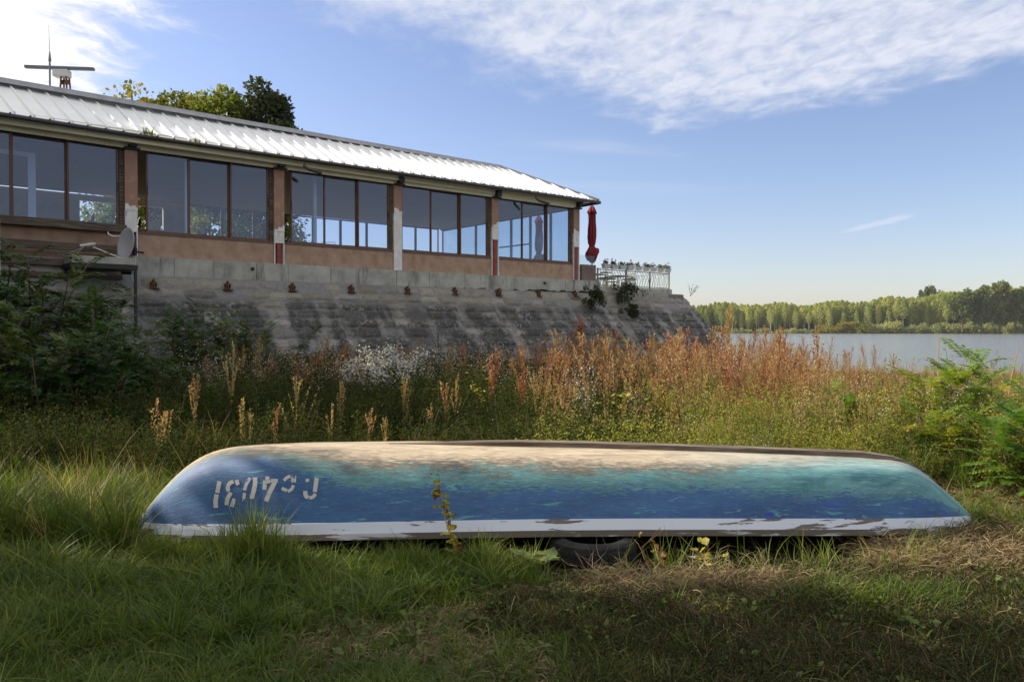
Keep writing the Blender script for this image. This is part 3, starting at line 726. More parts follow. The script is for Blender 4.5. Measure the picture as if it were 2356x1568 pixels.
# sliding windows: three sashes per bay
def window(x0, x1, y, first, last, z0=ZW0, z1=ZW1):
    f = .045
    mb = MB()
    mb.box(x0, x0 + f, y - .03, y + .03, z0, z1); mb.box(x1 - f, x1, y - .03, y + .03, z0, z1)
    mb.box(x0 + f, x1 - f, y - .03, y + .03, z0, z0 + .055); mb.box(x0 + f, x1 - f, y - .03, y + .03, z1 - .05, z1)
    w = bpart('window', mb, MT['frame'], bevel=.004)
    mb = MB(); mb.box(x0 + f, x1 - f, y - .003, y + .003, z0 + .055, z1 - .05); bpart('pane', mb, MT['glass'], w)
    if first or last:
        hx = x0 + .012 if first else x1 - .032
        mb = MB(); mb.box(hx, hx + .02, y - .045, y - .031, z0 + .95, z0 + 1.17); bpart('handle', mb, MT['blacksteel'], w)
for i in range(-3, 4):
    a, b_ = i * BAY + .17, (i + 1) * BAY - .27
    if i in (0, 1): a += .2                        # sash slid open: a dark gap beside the pillar
    n = 3; ww = (b_ - a) / n
    for j in range(n):
        window(a + j*ww - (.01 if j else 0), a + (j+1)*ww, .06 + (.065 if j % 2 else 0), j == 0, j == n-1)
    mb = MB(); mb.box(i * BAY + .16, (i+1) * BAY - .16, -.02, .16, ZW1, ZW1 + .05); bpart('window_head', mb, MT['frame'])
    mb = MB(); mb.box(i * BAY + .16, (i+1) * BAY - .16, -.035, .17, ZW0 - .06, ZW0); bpart('window_sill', mb, MT['frame'])
# fascia boards above the windows
x = XL
while x < XR - .1:
    nx = min(x + 1.27, XR)
    inb = [c_ for c_ in colx if x - .2 < c_ < nx - .05]
    mb = MB(); mb.box(x + .004, nx - .004, -.12, -.085, 6.035, ZE + .2)
    fb = bpart('fascia_board', mb, MT['fascia'])
    for sx in (x + .1, nx - .1):
        mb = MB(); mb.tube([(sx, -.127, 6.09), (sx, -.12, 6.09)], .009, 6); bpart('screw', mb, MT['gutter'], fb)
    x = nx
mb = MB(); mb.box(XL, XR, -.07, .20, ZW1 + .051, ZE + .1); bpart('lintel', mb, MT['fascia'])
# soffit

# gutter
OV = -.50
XE = XR + .62
gp = MB()
for seg in ((XL, 0), (0, XE)):
    pts = [(seg[0], OV - .03, ZE - .05), (seg[1], OV - .03, ZE - .05)]
    gp.tube(pts, .052, 10)
gt_ = bpart('gutter', gp, MT['gutter'], smooth=True)
mb = MB(); mb.tube([(XE, OV - .03, ZE - .05), (XE, 9, ZE - .05)], .062, 10); bpart('gutter', mb, MT['gutter'], smooth=True)
for i in range(-20, 42):
    x = i * .39 + .1
    if XL < x < XE - .1:
        mb = MB(); mb.box(x - .015, x + .015, OV - .10, OV + .04, ZE + .0, ZE + .018); bpart('gutter_bracket', mb, MT['gutter'], gt_)
for x in (4.35, 12.9):                                   # short spouts
    mb = MB(); mb.tube([(x, OV - .03, ZE - .1), (x, OV - .03, ZE - .22), (x + .1, OV - .08, ZE - .30), (x + .42, OV - .25, ZE - .40)], .045, 8)
    bpart('gutter_spout', mb, MT['gutter'], smooth=True)
# roof sheets: pan with a rib on its left edge, hipped at the right end
RUN = 2.6; PITCH = (ZR - ZE) / RUN
RW = .385
def roof_sheet(x0, L):
    """x0 left edge; L run of the slope on left and right edge"""
    mb = MB(); h = .055
    La, Lb = L
    def P(xx, r, dz=0): return (xx, OV + r, ZE + .02 + r * PITCH + dz)
    mb.add([P(0, 0), P(RW, 0), P(RW, Lb), P(0, La), P(0, 0, -.012), P(RW, 0, -.012), P(RW, Lb, -.012), P(0, La, -.012)], [(0,1,2,3), (0,4,5,1), (4,7,6,5), (1,5,6,2), (3,2,6,7), (0,3,7,4)])
    mb.add([P(-.028, 0), P(-.016, 0, h), P(.016, 0, h), P(.028, 0), P(-.028, La), P(-.016, La, h), P(.016, La, h), P(.028, La)],
           [(0,1,5,4), (1,2,6,5), (2,3,7,6), (3,2,1,0), (4,5,6,7)])
    return mb
full = roof_sheet(0, (RUN, RUN)).mesh('roof_sheet', MT['roof'])
x = XL
k = 0
sheets = []
while x < XE - .05:
    # hip line: at the right corner the run shrinks to nothing
    def runat(xx): return max(.03, min(RUN, (XE - xx)))
    La, Lb = runat(x), runat(x + RW)
    if x + RW > XE: break
    if La >= RUN - 1e-6 and Lb >= RUN - 1e-6:
        o = link('roof_sheet', full, bld, (x, min(x, 0) * BEND, 0), (0, 0, R(3.5) if x < -.01 else 0))
    else:
        o = link('roof_sheet', roof_sheet(0, (La, Lb)).mesh('roof_sheet_cut', MT['roof']), bld, (x, 0, 0))
    x += RW
mb = MB(); mb.add([(-.30, OV+.05, ZE+.028), (.30, OV+.05, ZE+.028), (.30, OV+RUN, ZR+.012), (-.42, OV+RUN-.02, ZR+.012)], [(0,1,2,3)]); mb.build('bend_sheet', MT['roof'], bld)
# end slope of the hip (faces right, away), ridge and hip flashings, flat deck behind
mb = MB()
def RP(x, y, dz=0): return (x, y, dz)
mb.add([(XE, OV, ZE+.02), (XE, DEP, ZE+.02), (XE-RUN, DEP, ZR+.02), (XE-RUN, OV+RUN, ZR+.02)], [(0,1,2,3)])
bpart('end_roof_slope', mb, MT['roof'])
mb = MB(); mb.box(XL, XE - RUN, OV + RUN - .06, OV + RUN + .12, ZR - .0, ZR + .10); mb.box(XL, XE-RUN, OV+RUN-.09, OV+RUN-.061, ZR-.03, ZR+.055); bpart('ridge_flashing', mb, MT['flash'])
mb = MB(); mb.bar((XE, OV, ZE+.05), (XE-RUN, OV+RUN, ZR+.07), .12, .05); bpart('hip_flashing', mb, MT['flash'])
mb = MB(); mb.box(XL, XE - RUN - .0, OV + RUN + .121, DEP, ZR - .1, ZR + .02); bpart('flat_roof_deck', mb, MT['flash'])
# interior: ceiling boards, floor, back wall, end wall
mb = MB()
y = .20
while y < DEP - .1:
    mb.box(XL, XR - .05, y, y + .185, 6.155, 6.175); y += .2
cb = bpart('ceiling_boards', mb, MT['ceiling']); tag(cb, kind='stuff')
mb = MB(); mb.box(XL, XR - .05, .201, DEP, 6.18, 6.24); bpart('ceiling_slab', mb, MT['darkwood'])
mb = MB(); mb.box(XL, XR + .1, .17, DEP, 3.2, 3.38); bpart('floor_slab', mb, MT['floor'])
# back wall: solid below, glazed band above for most of its length
mb = MB(); mb.box(4.2, XR, DEP - .15, DEP, 3.38, 4.35); bpart('back_parapet', mb, MT['interior'])
mb = MB(); mb.box(XL, .6, DEP - .15, DEP, 3.38, 6.15); mb.box(3.3, 4.2, DEP - .15, DEP, 3.38, 6.15); mb.box(.6, 3.3, DEP - .15, DEP, 3.38, 5.15); mb.box(.6, 3.3, DEP - .15, DEP, 5.95, 6.15)
bpart('back_wall', mb, MT['interior'])
for i in range(9):
    a = 4.2 + i * 1.23; mb = MB(); f = .05
    b_ = min(a + 1.23, XR)
    mb.box(a, a+f, DEP-.1, DEP-.05, 4.35, 6.15); mb.box(b_-f, b_, DEP-.1, DEP-.05, 4.35, 6.15); mb.box(a+f, b_-f, DEP-.1, DEP-.05, 4.35, 4.4); mb.box(a+f, b_-f, DEP-.1, DEP-.05, 6.1, 6.15)
    w = bpart('back_window', mb, MT['frame'])
# end wall (right): tall glazing with a door
yy = [.3, 1.5, 2.7, 3.9, 5.1, 6.3, 7.5, DEP - .15]
for i in range(len(yy) - 1):
    a, b_ = yy[i], yy[i+1]; mb = MB(); f = .05
    mb.box(XR-.03, XR+.03, a, a+f, 3.9, 6.1); mb.box(XR-.03, XR+.03, b_-f, b_, 3.9, 6.1); mb.box(XR-.03, XR+.03, a+f, b_-f, 3.9, 3.95); mb.box(XR-.03, XR+.03, a+f, b_-f, 6.04, 6.1)
    if i in (2, 3): mb.box(XR-.03, XR+.03, a+f, b_-f, 4.95, 5.0)
    w = bpart('end_window', mb, MT['frame'])
    mb = MB(); mb.box(XR-.003, XR+.003, a+f, b_-f, 3.95, 6.04); bpart('pane', mb, MT['clearglass'], w)
mb = MB(); mb.box(XR-.08, XR+.08, .27, DEP, 3.2, 3.9); bpart('end_parapet', mb, MT['stucco'])
mb = MB(); mb.box(XR-.08, XR+.08, .27, DEP, 6.1, ZE+.0); bpart('end_lintel', mb, MT['fascia'])
# white posts seen behind the glass, white inner door frame in the first bay
for x in (1.55, 5.25):
    mb = MB(); mb.box(x, x + .09, .75, .84, 3.38, 6.15); bpart('interior_post', mb, MT['pvc'])
mb = MB()
y_ = 1.1; x0, x1 = -3.15, -1.95
mb.box(x0-.06, x0+.1, y_, y_+.06, 3.9, 5.85); mb.box(x1-.1, x1+.06, y_, y_+.06, 3.9, 5.85); mb.box(x0+.1, x1-.1, y_, y_+.06, 5.75, 5.85); mb.box(x0+.1, x1-.1, y_, y_+.06, 4.2, 4.28)
bpart('inner_frame', mb, MT['pvc'])
mb = MB(); mb.box(-9, -1.4, 1.2, 1.3, 3.38, 4.25); bpart('counter_front', mb, MT['interior'])
mb = MB(); mb.box(-1.9, -.4, .55, .62, 4.18, 4.22); mb.box(-1.9, -1.86, .55, .62, 3.38, 4.18); bpart('shelf', mb, MT['pvc'])

# concrete plinth in cast lengths
zb_ = lambda x: 2.80 + .012 * x
x = .02; lens = [.95, 1.0, 1.15, .9, 1.3, .8, 1.4, 1.2, 1.35, .9, 1.25, 1.3, 1.1, 1.2, 1.0]
plinth = thing('concrete_plinth', 'stained grey concrete plinth with cast joints under the brown restaurant wall', 'plinth', Q0, ANG)
i = 0
while x < 16.35:
    nx = min(x + lens[i % len(lens)], 16.4); mb = MB(); j = rng.uniform(-.012, .012)
    n = 6; V = []
    for q in range(n + 1):
        xx = x + .006 + (nx - x - .012) * q / n; zz_ = zb_(xx) + rng.uniform(-.05, .05)
        V += [(xx, -.20 + j, Z0 - .004), (xx, -.20 + j, zz_), (xx, .1, Z0 - .004), (xx, .1, zz_)]
    Fc = []
    for q in range(n):
        a = 4*q; b_ = a + 4
        Fc += [(a, a+1, b_+1, b_), (a+2, a, b_, b_+2), (a+1, a+3, b_+3, b_+1)]
    Fc += [(0, 2, 3, 1), (4*n, 4*n+1, 4*n+3, 4*n+2)]
    mb.add(V, Fc); mb.build('concrete_panel', MT['concrete'], plinth)
    x = nx; i += 1
for x in (3.0, 13.6):
    mb = MB(); mb.tube([(x, -.235, 3.22), (x, -.19, 3.22)], .045, 10); mb.build('drain_hole', MT['blacksteel'], plinth)
# strip of old stones right under the plinth, then the sloping face
wall = thing('stone_embankment', 'sloping weathered ashlar stone embankment wall rising from the weeds below the restaurant', 'embankment', Q0, ANG)
for n_ in EMB: n_.object = wall
XC = 20.75; SLOPE = .84; ZT = 2.92; ZB = -3.2
def wall_pt(s, z, off=0.0):
    """s: distance along the top edge (turns the corner past XC); z height; off: proud of the face"""
    o = .22 + (ZT - z) * SLOPE + off; rc = 1.6
    if s < XC: return S(s, -o, z + off * .4)
    a = (s - XC) / (rc); amax = R(105)
    if a < amax:
        rr = rc + o; return (XC + rr * math.sin(a), rc - rr * math.cos(a), z + off * .4)
    e = (s - XC - rc * amax); rr = rc + o
    return (XC + rr*math.sin(amax) + e * math.cos(amax), rc - rr*math.cos(amax) + e * math.sin(amax), z + off * .4)
SMAX = XC + 1.6 * R(105) + 7
ss_ = np.concatenate([np.arange(-9.5, XC, .3), np.linspace(XC, SMAX, 60)]); zs = np.linspace(ZT, ZB, 34)
mb = MB(); V = []
for z in zs:
    for s in ss_:
        p = wall_pt(s, z, .022 * mnoise.noise(Vector((s * 1.7, z * 1.9, 0))) + .012 * mnoise.noise(Vector((s * 6, z * 6, 4)))); V.append(p)
n = len(ss_); mb.add(V, [(j*n+i, (j+1)*n+i, (j+1)*n+i+1, j*n+i+1) for j in range(len(zs)-1) for i in range(n-1)])
mb.build('mortar_face', MT['mortar'], wall, smooth=True)
# stones: 300 largest as parts, the rest joined
def stone_mesh(k):
    r = random.Random(k); nx, nz_ = 5, 4; V = []; Fc = []
    def prof(u): return 1 - max(abs(u) ** 6, 0)
    for j in range(nz_ + 1):
        for i in range(nx + 1):
            u = i / nx * 2 - 1; v = j / nz_ * 2 - 1
            eu = (i in (0, nx)); ev = (j in (0, nz_))
            jx = r.uniform(-.035, .035); jz = r.uniform(-.06, .06)
            V.append((u * .5 + jx, (-.045 if not (eu or ev) else .004) + r.uniform(-.010, .010), v * .5 * (.96 if not eu else .86) + jz))
    for j in range(nz_):
        for i in range(nx):
            a = j*(nx+1)+i; Fc.append((a, a+1, a+nx+2, a+nx+1))
    mb = MB(); mb.add(V, Fc); return mb
stones = [stone_mesh(k) for k in range(9)]
stone_me = [s.mesh('stone_%d' % i, MT['stone']) for i, s in enumerate(stones)]
stone_me2 = [s.mesh('pale_stone_%d' % i, MT['stone_light']) for i, s in enumerate(stones)]
rest = MB(); cnt = 0
z = ZT - .02; row = 0
slope_len = math.sqrt(1 + SLOPE**2)
tilt = math.atan(SLOPE)
todo = []
while z > -.75:
    dzr = rng.uniform(.235, .29); s = -2.5 + rng.uniform(0, .4) if row > 0 else .1
    while s < SMAX - 5.5:
        L = rng.uniform(.42, .95); todo.append((s + L/2, z - dzr/2, L - .03, dzr)); s += L
    z -= dzr; row += 1
todo.sort(key=lambda q: -q[1])
for (s, zc, L, dzr) in todo:
    if rng.random() < .10: continue
    hgt = dzr * slope_len - .035
    k = int(rng.integers(0, 9)); pale = (zc > 2.42 and rng.random() < .75) or rng.random() < .06
    if s < XC - .6 and cnt < 296 and s > -1.2:
        p = wall_pt(s, zc, .004)
        o = link('stone', (stone_me2 if pale else stone_me)[k], wall, p, (-tilt, 0, R(3.5) if s < -L/2 else 0), (L, 1, hgt))
        cnt += 1
    else:
        V = np.concatenate(stones[k].v); W_ = []
        for (a, b_, c_) in V:
            W_.append(wall_pt(s + a * L, zc + c_ * hgt / slope_len, -b_ * .9 + .003))
        rest.add(W_, stones[k].f)
tag(rest.build('worn_stones', MT['stone'], wall), kind='stuff')
# capping stones at the corner past the terrace
for k in range(5):
    s = 17.0 + k * .95
    mb = MB(); mb.box(-.45, .45, -.22, .3, 0, .22)
    c = mb.build('capping_stone', MT['stone'], wall, bevel=.04); c.location = (s, -.10, 2.80 + rng.uniform(-.02, .02))
mb = MB(); mb.box(-.45, .42, -.25, .3, 0, .2); c = mb.build('capping_stone', MT['stone'], wall, bevel=.05); c.location = (XC + .85, .35, 2.78); c.rotation_euler = (0, .06, R(30))
# paved top behind the wall
mb = MB()
path = [F(*wall_pt(s, ZT)[:2]) for s in np.linspace(-9.4, SMAX, 80)]
top = MB(); V = [( *F(XL-20, 40)[:2], 2.9), (*F(XL-20, 0)[:2], 2.9)] 
ring = [(*S(-9.4, -.1, 0)[:2],)] + [tuple(wall_pt(s, ZT)[:2]) for s in np.linspace(-9.4, SMAX, 80)] + [(24, 60), (-60, 60), (-60, -1.5)]
top.add([(a, b_, 2.90) for a, b_ in ring], [tuple(range(len(ring)))])
tp = top.build('terrace_paving', MT['concrete'], None); tp.location = Q0; tp.rotation_euler = (0, 0, ANG); tag(tp, 'grey paved terrace level on top of the embankment', kind='structure')
# rusty brackets on the slope
rb_x = [(355, 662), (526, 667), (676, 674), (812, 679), (942, 680), (1052, 685), (1154, 685), (1246, 687), (1331, 692)]
def facade_x(u, y=0):
    d = ray(u, 700); c, s = math.cos(ANG), math.sin(ANG)
    # solve (Q0 + x*e + y*n) parallel to d
    ax = Q0.x - s*y; ay = Q0.y + c*y; kk = d.x / d.y
    return (kk*ay - ax) / (c - kk*s)
lab = ['leftmost, beside the grey satellite dish', 'second from the dish', 'third from the dish, below the drooping roof spout', 'fourth from the dish', 'below the all white pillar',
       'sixth from the dish', 'below the fourth window bay', 'second from the red parasol', 'nearest to the red parasol']
for i, (u, v) in enumerate(rb_x):
    x = facade_x(u, -.55); zc = 2.60 + .012 * x
    t_ = thing('rusty_bracket', 'rusty bracket stub on the stone slope, ' + lab[i], 'bracket', F(x, -(.22 + (ZT - zc) * SLOPE) - .02, zc), ANG, 'rusty bracket stubs along the top of the stone slope'); t_.scale = (.8, .8, .85)
    mb = MB(); mb.box(-.16, .16, -.15, .14, -.02, 0); mb.build('base_plate', MT['rust'], t_, bevel=.004)
    mb = MB()
    for dx_ in (-.07, .0, .07): mb.box(dx_ - .012, dx_ + .012, -.08, .13, 0, .24 - abs(dx_) * .9)
    mb.tube([(0, -.06, 0), (0, -.06, .27)], .028, 6); mb.build('upright', MT['rust'], t_)

# wooden deck beams and platform left of the first pillar
dk = thing('timber_deck_edge', 'dark weathered timber beams of a deck edge in front of the left windows', 'deck', Q0, ANG)
for (z0_, z1_, xx0, xx1, yy0) in ((3.93, 4.12, -5.5, -.18, -.38), (3.42, 3.60, -5.5, -.25, -.42), (3.05, 3.22, -5.5, -.3, -.42), (2.78, 2.9, -5.5, -.3, -.42)):
    mb = MB(); mb.box(xx0, xx1, yy0, yy0 + .12, z0_, z1_); mb.build('beam', MT['darkwood'], dk, fn=S, bevel=.01)
for xx in (-4.3, -2.9):
    mb = MB(); mb.box(xx, xx+.07, -.46, -.42, 2.75, 4.0); mb.build('upright_board', MT['white_plaster'] if xx > -3 else MT['darkwood'], dk, fn=S)
mb = MB(); mb.box(-5.6, -.31, -.28, -.02, 2.7, 3.24); mb.build('deck_base', MT['concrete'], dk, fn=S)
pf = thing('steel_platform', 'small black steel platform with a post and a concrete slab below the dish', 'platform', F(-.75, -.9, 0), ANG)
mb = MB(); mb.box(-.85, .55, -.45, .55, 2.98, 3.08); mb.build('frame', MT['blacksteel'], pf)
mb = MB(); mb.box(-.82, .50, -.42, .5, 3.082, 3.24); mb.build('slab', MT['concrete'], pf, bevel=.01)
mb = MB(); mb.box(.47, .53, -.45, -.39, 1.2, 2.98); mb.build('post', MT['blacksteel'], pf)
mb = MB(); mb.box(-.8, -.74, .45, .51, .8, 2.98); mb.build('post', MT['blacksteel'], pf)

# satellite dish
dp = at_depth(296, 563, 19.0)
dish = thing('satellite_dish', 'grey satellite dish on an arm below the first brown pillar', 'satellite dish', dp, 0)
nrm = Vector((-.53, -.83, .14)).normalized()
qd = nrm.to_track_quat('Z', 'Y')
mb = MB(); V = []; rings, seg = 8, 36; RA, RB, dpt = .345, .405, .075
for j in range(rings + 1):
    f = j / rings
    for i in range(seg):
        a = 2*math.pi*i/seg; p = qd @ Vector((RA*f*math.cos(a), RB*f*math.sin(a), dpt*f*f)); V.append(p)
mb.add(V, [(j*seg+i, j*seg+(i+1)%seg, (j+1)*seg+(i+1)%seg, (j+1)*seg+i) for j in range(rings) for i in range(seg)])
rf = mb.build('reflector', MT['dish'], dish, smooth=True); md = rf.modifiers.new('solid', 'SOLIDIFY'); md.thickness = .012
mb = MB(); tip = Vector((-.58, -.52, -.10)); bot = qd @ Vector((0, -RB, dpt)); bot2 = Vector((0, 0, -RB*.95)) + nrm*.06
mb.tube([bot2, tip], .013, 6); mb.build('feed_arm', MT['cable'], dish)
mb = MB(); mb.tube([tip + Vector((.06, 0, .07)), tip + Vector((-.10, -.04, .04))], .035, 8); mb.bar(tip + Vector((-.08, -.04, .05)), tip + Vector((-.24, -.10, .02)), .05, .05); mb.build('receiver', MT['radar_white'], dish)
mb = MB(); mb.tube([Vector((.02, .01, -.1)) - nrm*.0, Vector((.10, .10, -.15)), Vector((.14, .45, -.15))], .025, 8); mb.box(.05, .15, .0, .12, -.24, -.06); mb.build('mount', MT['blacksteel'], dish)
for k in range(4):
    mb = MB(); pts = []
    for j in range(12):
        f = j/11; pts.append(Vector((.08 + .03*k + .04*math.sin(f*5+k), .05, -.25 - f*(.5 + .15*k))) if k < 2 else tip + Vector((-.2, 0, 0)) + Vector((-f*(1.0 + .6*(k-2)), .25*f, -.30*math.sin(f*3.1) + .1*f*k)))
    mb.tube(pts, .006, 4); mb.build('cable', MT['cable'], dish)
mb = MB(); mb.tube([Vector((.0, .12, .22)), Vector((-.45, .12, .22)), Vector((-.55, .12, .28)), Vector((-.55, .12, .42))], .02, 6); mb.build('bracket_pipe', MT['cable'], dish)

# radar on the roof
rp = at_depth(140, 160, 22.0)
rad = thing('roof_radar', 'rotating bar radar on a small steel stand behind the roof ridge', 'radar', (rp.x, rp.y, 7.6))
dzr = rp.z - 7.6
mb = MB(); 
for sx in (-.12, .12):
    for sy in (-.12, .12): mb.bar((.12 + sx, sy, 0), (.12 + sx*.6, sy*.6, dzr - .22), .04)
mb.bar((.02, 0, dzr - .35), (.22, 0, dzr - .35), .05, .12)
mb.build('stand', MT['rust'], rad)
mb = MB(); mb.box(-.17, .24, -.13, .13, dzr - .22, dzr - .02); mb.build('housing', MT['radar_white'], rad, bevel=.03)
mb = MB(); mb.bar((-.92, -.1, dzr + .04), (.88, .08, dzr + .03), .14, .075); mb.build('antenna_bar', MT['radar_dark'], rad, bevel=.015)
an = thing('whip_antenna', 'thin tall whip antenna mast in front of the roof radar', 'antenna', (rp.x - .07, rp.y - .4, 7.6))
ztop = at_depth(133, 58, 21.6).z - 7.6
mb = MB(); mb.tube([(0, 0, 0), (0, 0, dzr + .15)], .025, 8); mb.build('mast', MT['radar_dark'], an)
mb = MB(); mb.tube([(0, 0, dzr + .1), (0, 0, dzr + .35)], [.045, .015], 8); mb.build('antenna_base', MT['radar_dark'], an)
mb = MB(); mb.tube([(0, 0, dzr + .3), (-.02, 0, ztop)], [.008, .004], 5); mb.build('whip', MT['radar_dark'], an)
# grass tufts in the gutter
for (x_, s_, l_) in ((.3, 1.0, 'green grass tuft growing out of the gutter above the first pillar'), (1.45, .55, 'small grass sprig growing out of the gutter right of the bigger tuft')):
    mb = tuft(int(90*s_), .26*s_, .012, .16*s_, .5)
    o = mb.build('gutter_grass', MT['grass']); o.location = F(x_, OV - .02, ZE + .0); tag(o, l_, 'plant')

# ------------------------------------------------------------------ TERRACE
ter = thing('terrace_parapet', 'grey brown stained parapet panel between the last pillar and the terrace railing', 'parapet', Q0, ANG)
mb = MB(); mb.box(XR + .18, 16.35, -.04, .10, 3.30, 4.0); mb.build('panel', pm('stained_render', [(.13, .10, .085), (.20, .16, .135)], 3, .95, .3, stain=((.34, .33, .31), 4, .64, .7)), ter)
mb = MB(); mb.box(16.4, 20.7, -.14, 9, 3.02, 3.22); o = mb.build('slab', MT['concrete'], ter)
rail = thing('terrace_railing', 'cream painted iron railing with bowed bars along the terrace edge', 'railing', Q0, ANG)
RX0, RX1, RZ0, RZ1 = 16.42, 20.6, 3.26, 3.86
mb = MB(); mb.bar((RX0, -.06, RZ1), (RX1, -.06, RZ1), .05, .03); mb.build('top_rail', MT['iron'], rail)
mb = MB(); mb.bar((RX0, -.06, RZ0), (RX1, -.06, RZ0), .05, .03); mb.build('bottom_rail', MT['iron'], rail)
mb = MB(); mb.bar((RX1, -.06, RZ1), (RX1, 5, RZ1), .05, .03); mb.build('top_rail', MT['iron'], rail)
mb = MB(); mb.bar((RX1, -.06, RZ0), (RX1, 5, RZ0), .05, .03); mb.build('bottom_rail', MT['iron'], rail)
for xx in (RX0, 18.0, 19.4, RX1):
    mb = MB(); mb.box(xx-.025, xx+.025, -.085, -.035, 3.22, RZ1 + .05); mb.build('post', MT['iron'], rail)
def baluster_mesh():
    mb = MB(); mb.tube([(0, 0, RZ0), (0, -.02, RZ0 + .12), (0, -.09, RZ0 + .3), (0, -.12, RZ0 + .42), (0, -.06, RZ0 + .52), (0, 0, RZ1)], .009, 5, cap=False); return mb.mesh('baluster', MT['iron'])
bm_ = baluster_mesh()
x = RX0 + .12
while x < RX1 - .05:
    link('baluster', bm_, rail, (x, -.06, 0), (0, 0, rng.normal(0, .3))); x += .15
y = .1
while y < 4.9:
    link('baluster', bm_, rail, (RX1, y, 0), (0, 0, R(90))); y += .15
# flower boxes
boxes_x = [16.55 + i * .445 for i in range(9)]
bl = ['first flower box from the parapet, dark red blooms standing high', 'second flower box from the parapet, one tall bloom', 'third flower box from the parapet', 'fourth flower box from the parapet, next to the taller bloom',
      'middle flower box of the nine on the railing', 'sixth flower box from the parapet', 'seventh flower box from the parapet', 'flower box next to last towards the river', 'last flower box, at the river end of the railing']
for i, x in enumerate(boxes_x):
    p = F(x + .19, -.20, RZ1 + .03)
    t_ = thing('flower_box', 'white ' + bl[i], 'flower box', p, ANG, 'white flower boxes hung along the terrace railing')
    mb = MB(); V = []
    for (hw, hd, z_) in ((.15, .06, 0), (.19, .085, .15)):
        V += [(-hw, -hd, z_), (hw, -hd, z_), (hw, hd, z_), (-hw, hd, z_)]
    mb.add(V, [(3,2,1,0), (0,1,5,4), (1,2,6,5), (2,3,7,6), (3,0,4,7), (4,5,6,7)]); mb.build('planter', MT['box'], t_, bevel=.006)
    mb = MB(); mb.box(-.2, .2, -.092, .092, .15, .165); mb.build('rim', MT['box'], t_)
    mb = MB()
    for k in range(3): leaf_cloud(mb, (rng.uniform(-.13, .13), 0, .2), .09, 60, .05)
    mb.build('foliage', MT['geranium'], t_)
    mb = MB()
    for k in range(rng.integers(1, 4)):
        c = np.array((rng.uniform(-.16, .16), rng.uniform(-.05, .05), rng.uniform(.26, .40))); leaf_cloud(mb, c, .03, 26, .03)
        mb.ribbon(np.array([(c[0], c[1], .18), c]), [.003, .002], (1, 0, 0))
    mb.build('blooms', MT['petal'], t_)
# closed parasols
def parasol_meshes():
    n = 40; prof = [(0, .03, 0), (.0, .05, .02), (-.02, .155, -.02), (-.30, .19, .05), (-.34, .155, .04)]
    mb = MB(); V = []
    H = [(2.30, .02), (2.26, .07), (2.10, .14), (1.99, .17), (1.975, .125), (1.7, .125), (1.35, .145), (1.05, .15), (.80, .125), (.70, .095), (.64, .11), (.50, .19), (.38, .20), (.22, .15), (.10, .10), (.02, .05)]
    for j, (z, r) in enumerate(H):
        for i in range(n):
            a = 2*math.pi*i/n
            fold = 1 + (.20 if 3 < j < 9 else .16) * math.sin(a * 8 + .5*math.sin(z*3)) + (.08 * math.sin(a*3 + z*5))
            if j > 10: fold += .25 * math.sin(a * 2 + 1)
            zz_ = z + (.10 * math.sin(a*3 + 1) if j in (11, 12, 13) else 0) + (.04 * math.sin(a*4) if j in (3,) else 0)
            V.append((r*fold*math.cos(a), r*fold*math.sin(a), zz_))
    m_ = len(H); mb.add(V, [(j*n+i, (j+1)*n+i, (j+1)*n+(i+1)%n, j*n+(i+1)%n) for j in range(m_-1) for i in range(n)])
    cl_ = mb.mesh('canopy', MT['umbrella'], True)
    pb = MB(); pb.tube([(0, 0, -.75), (0, 0, 2.36)], .024, 8); pl = pb.mesh('pole', MT['iron'])
    bb = MB(); bb.tube([(0, 0, .70), (0, 0, .725)], .105, 16); tl = bb.mesh('tie_band', MT['umbrella'])
    fb = MB(); fb.box(-.25, .25, -.25, .25, -.80, -.74); ft = fb.mesh('foot', MT['concrete'])
    return cl_, pl, tl, ft
PA = parasol_meshes()
p1 = at_depth(1362, 606, 30.8)
for (p, s_, l_) in ((p1, .97, 'closed dark red parasol standing at the terrace corner outside under the roof tip'),
                    (Vector((at_depth(1240, 600, 33.5).x, 33.5, p1.z)), .97, 'closed red parasol standing further back, seen through the last window bay')):
    t_ = thing('closed_parasol', l_, 'parasol', p)
    for me, nm in zip(PA, ('canopy', 'pole', 'tie_band', 'foot')): link(nm, me, t_)
    t_.scale = (s_*1.05, s_*1.05, s_)
# terrace tables and chairs behind the railing
def chair_parts(t_):
    mb = MB(); mb.box(-.2, .2, -.2, .2, .42, .45); mb.build('seat', MT['table'], t_)
    mb = MB(); mb.tube([(-.2, .2, .45), (-.2, .24, .85), (.2, .24, .85), (.2, .2, .45)], .012, 5); mb.bar((-.19, .22, .66), (.19, .22, .66), .02, .06); mb.build('backrest', MT['iron'], t_)
    for sx in (-.19, .19):
        for sy in (-.19, .19): mb = MB(); mb.tube([(sx, sy, .42), (sx*1.1, sy*1.15, 0)], .012, 5); mb.build('leg', MT['iron'], t_)
def copytree(o, loc, rz):
    r = o.copy(); COL.objects.link(r); r.location = loc; r.rotation_euler = (0, 0, rz)
    for ch in o.children:
        c = ch.copy(); COL.objects.link(c); c.parent = r
    return r
FZ = 3.225
tabs = [(17.5, 1.2, 'table nearest the parapet'), (19.0, 1.3, 'table in the middle'), (19.9, 3.0, 'table nearest the river')]
t0 = None; c0 = None
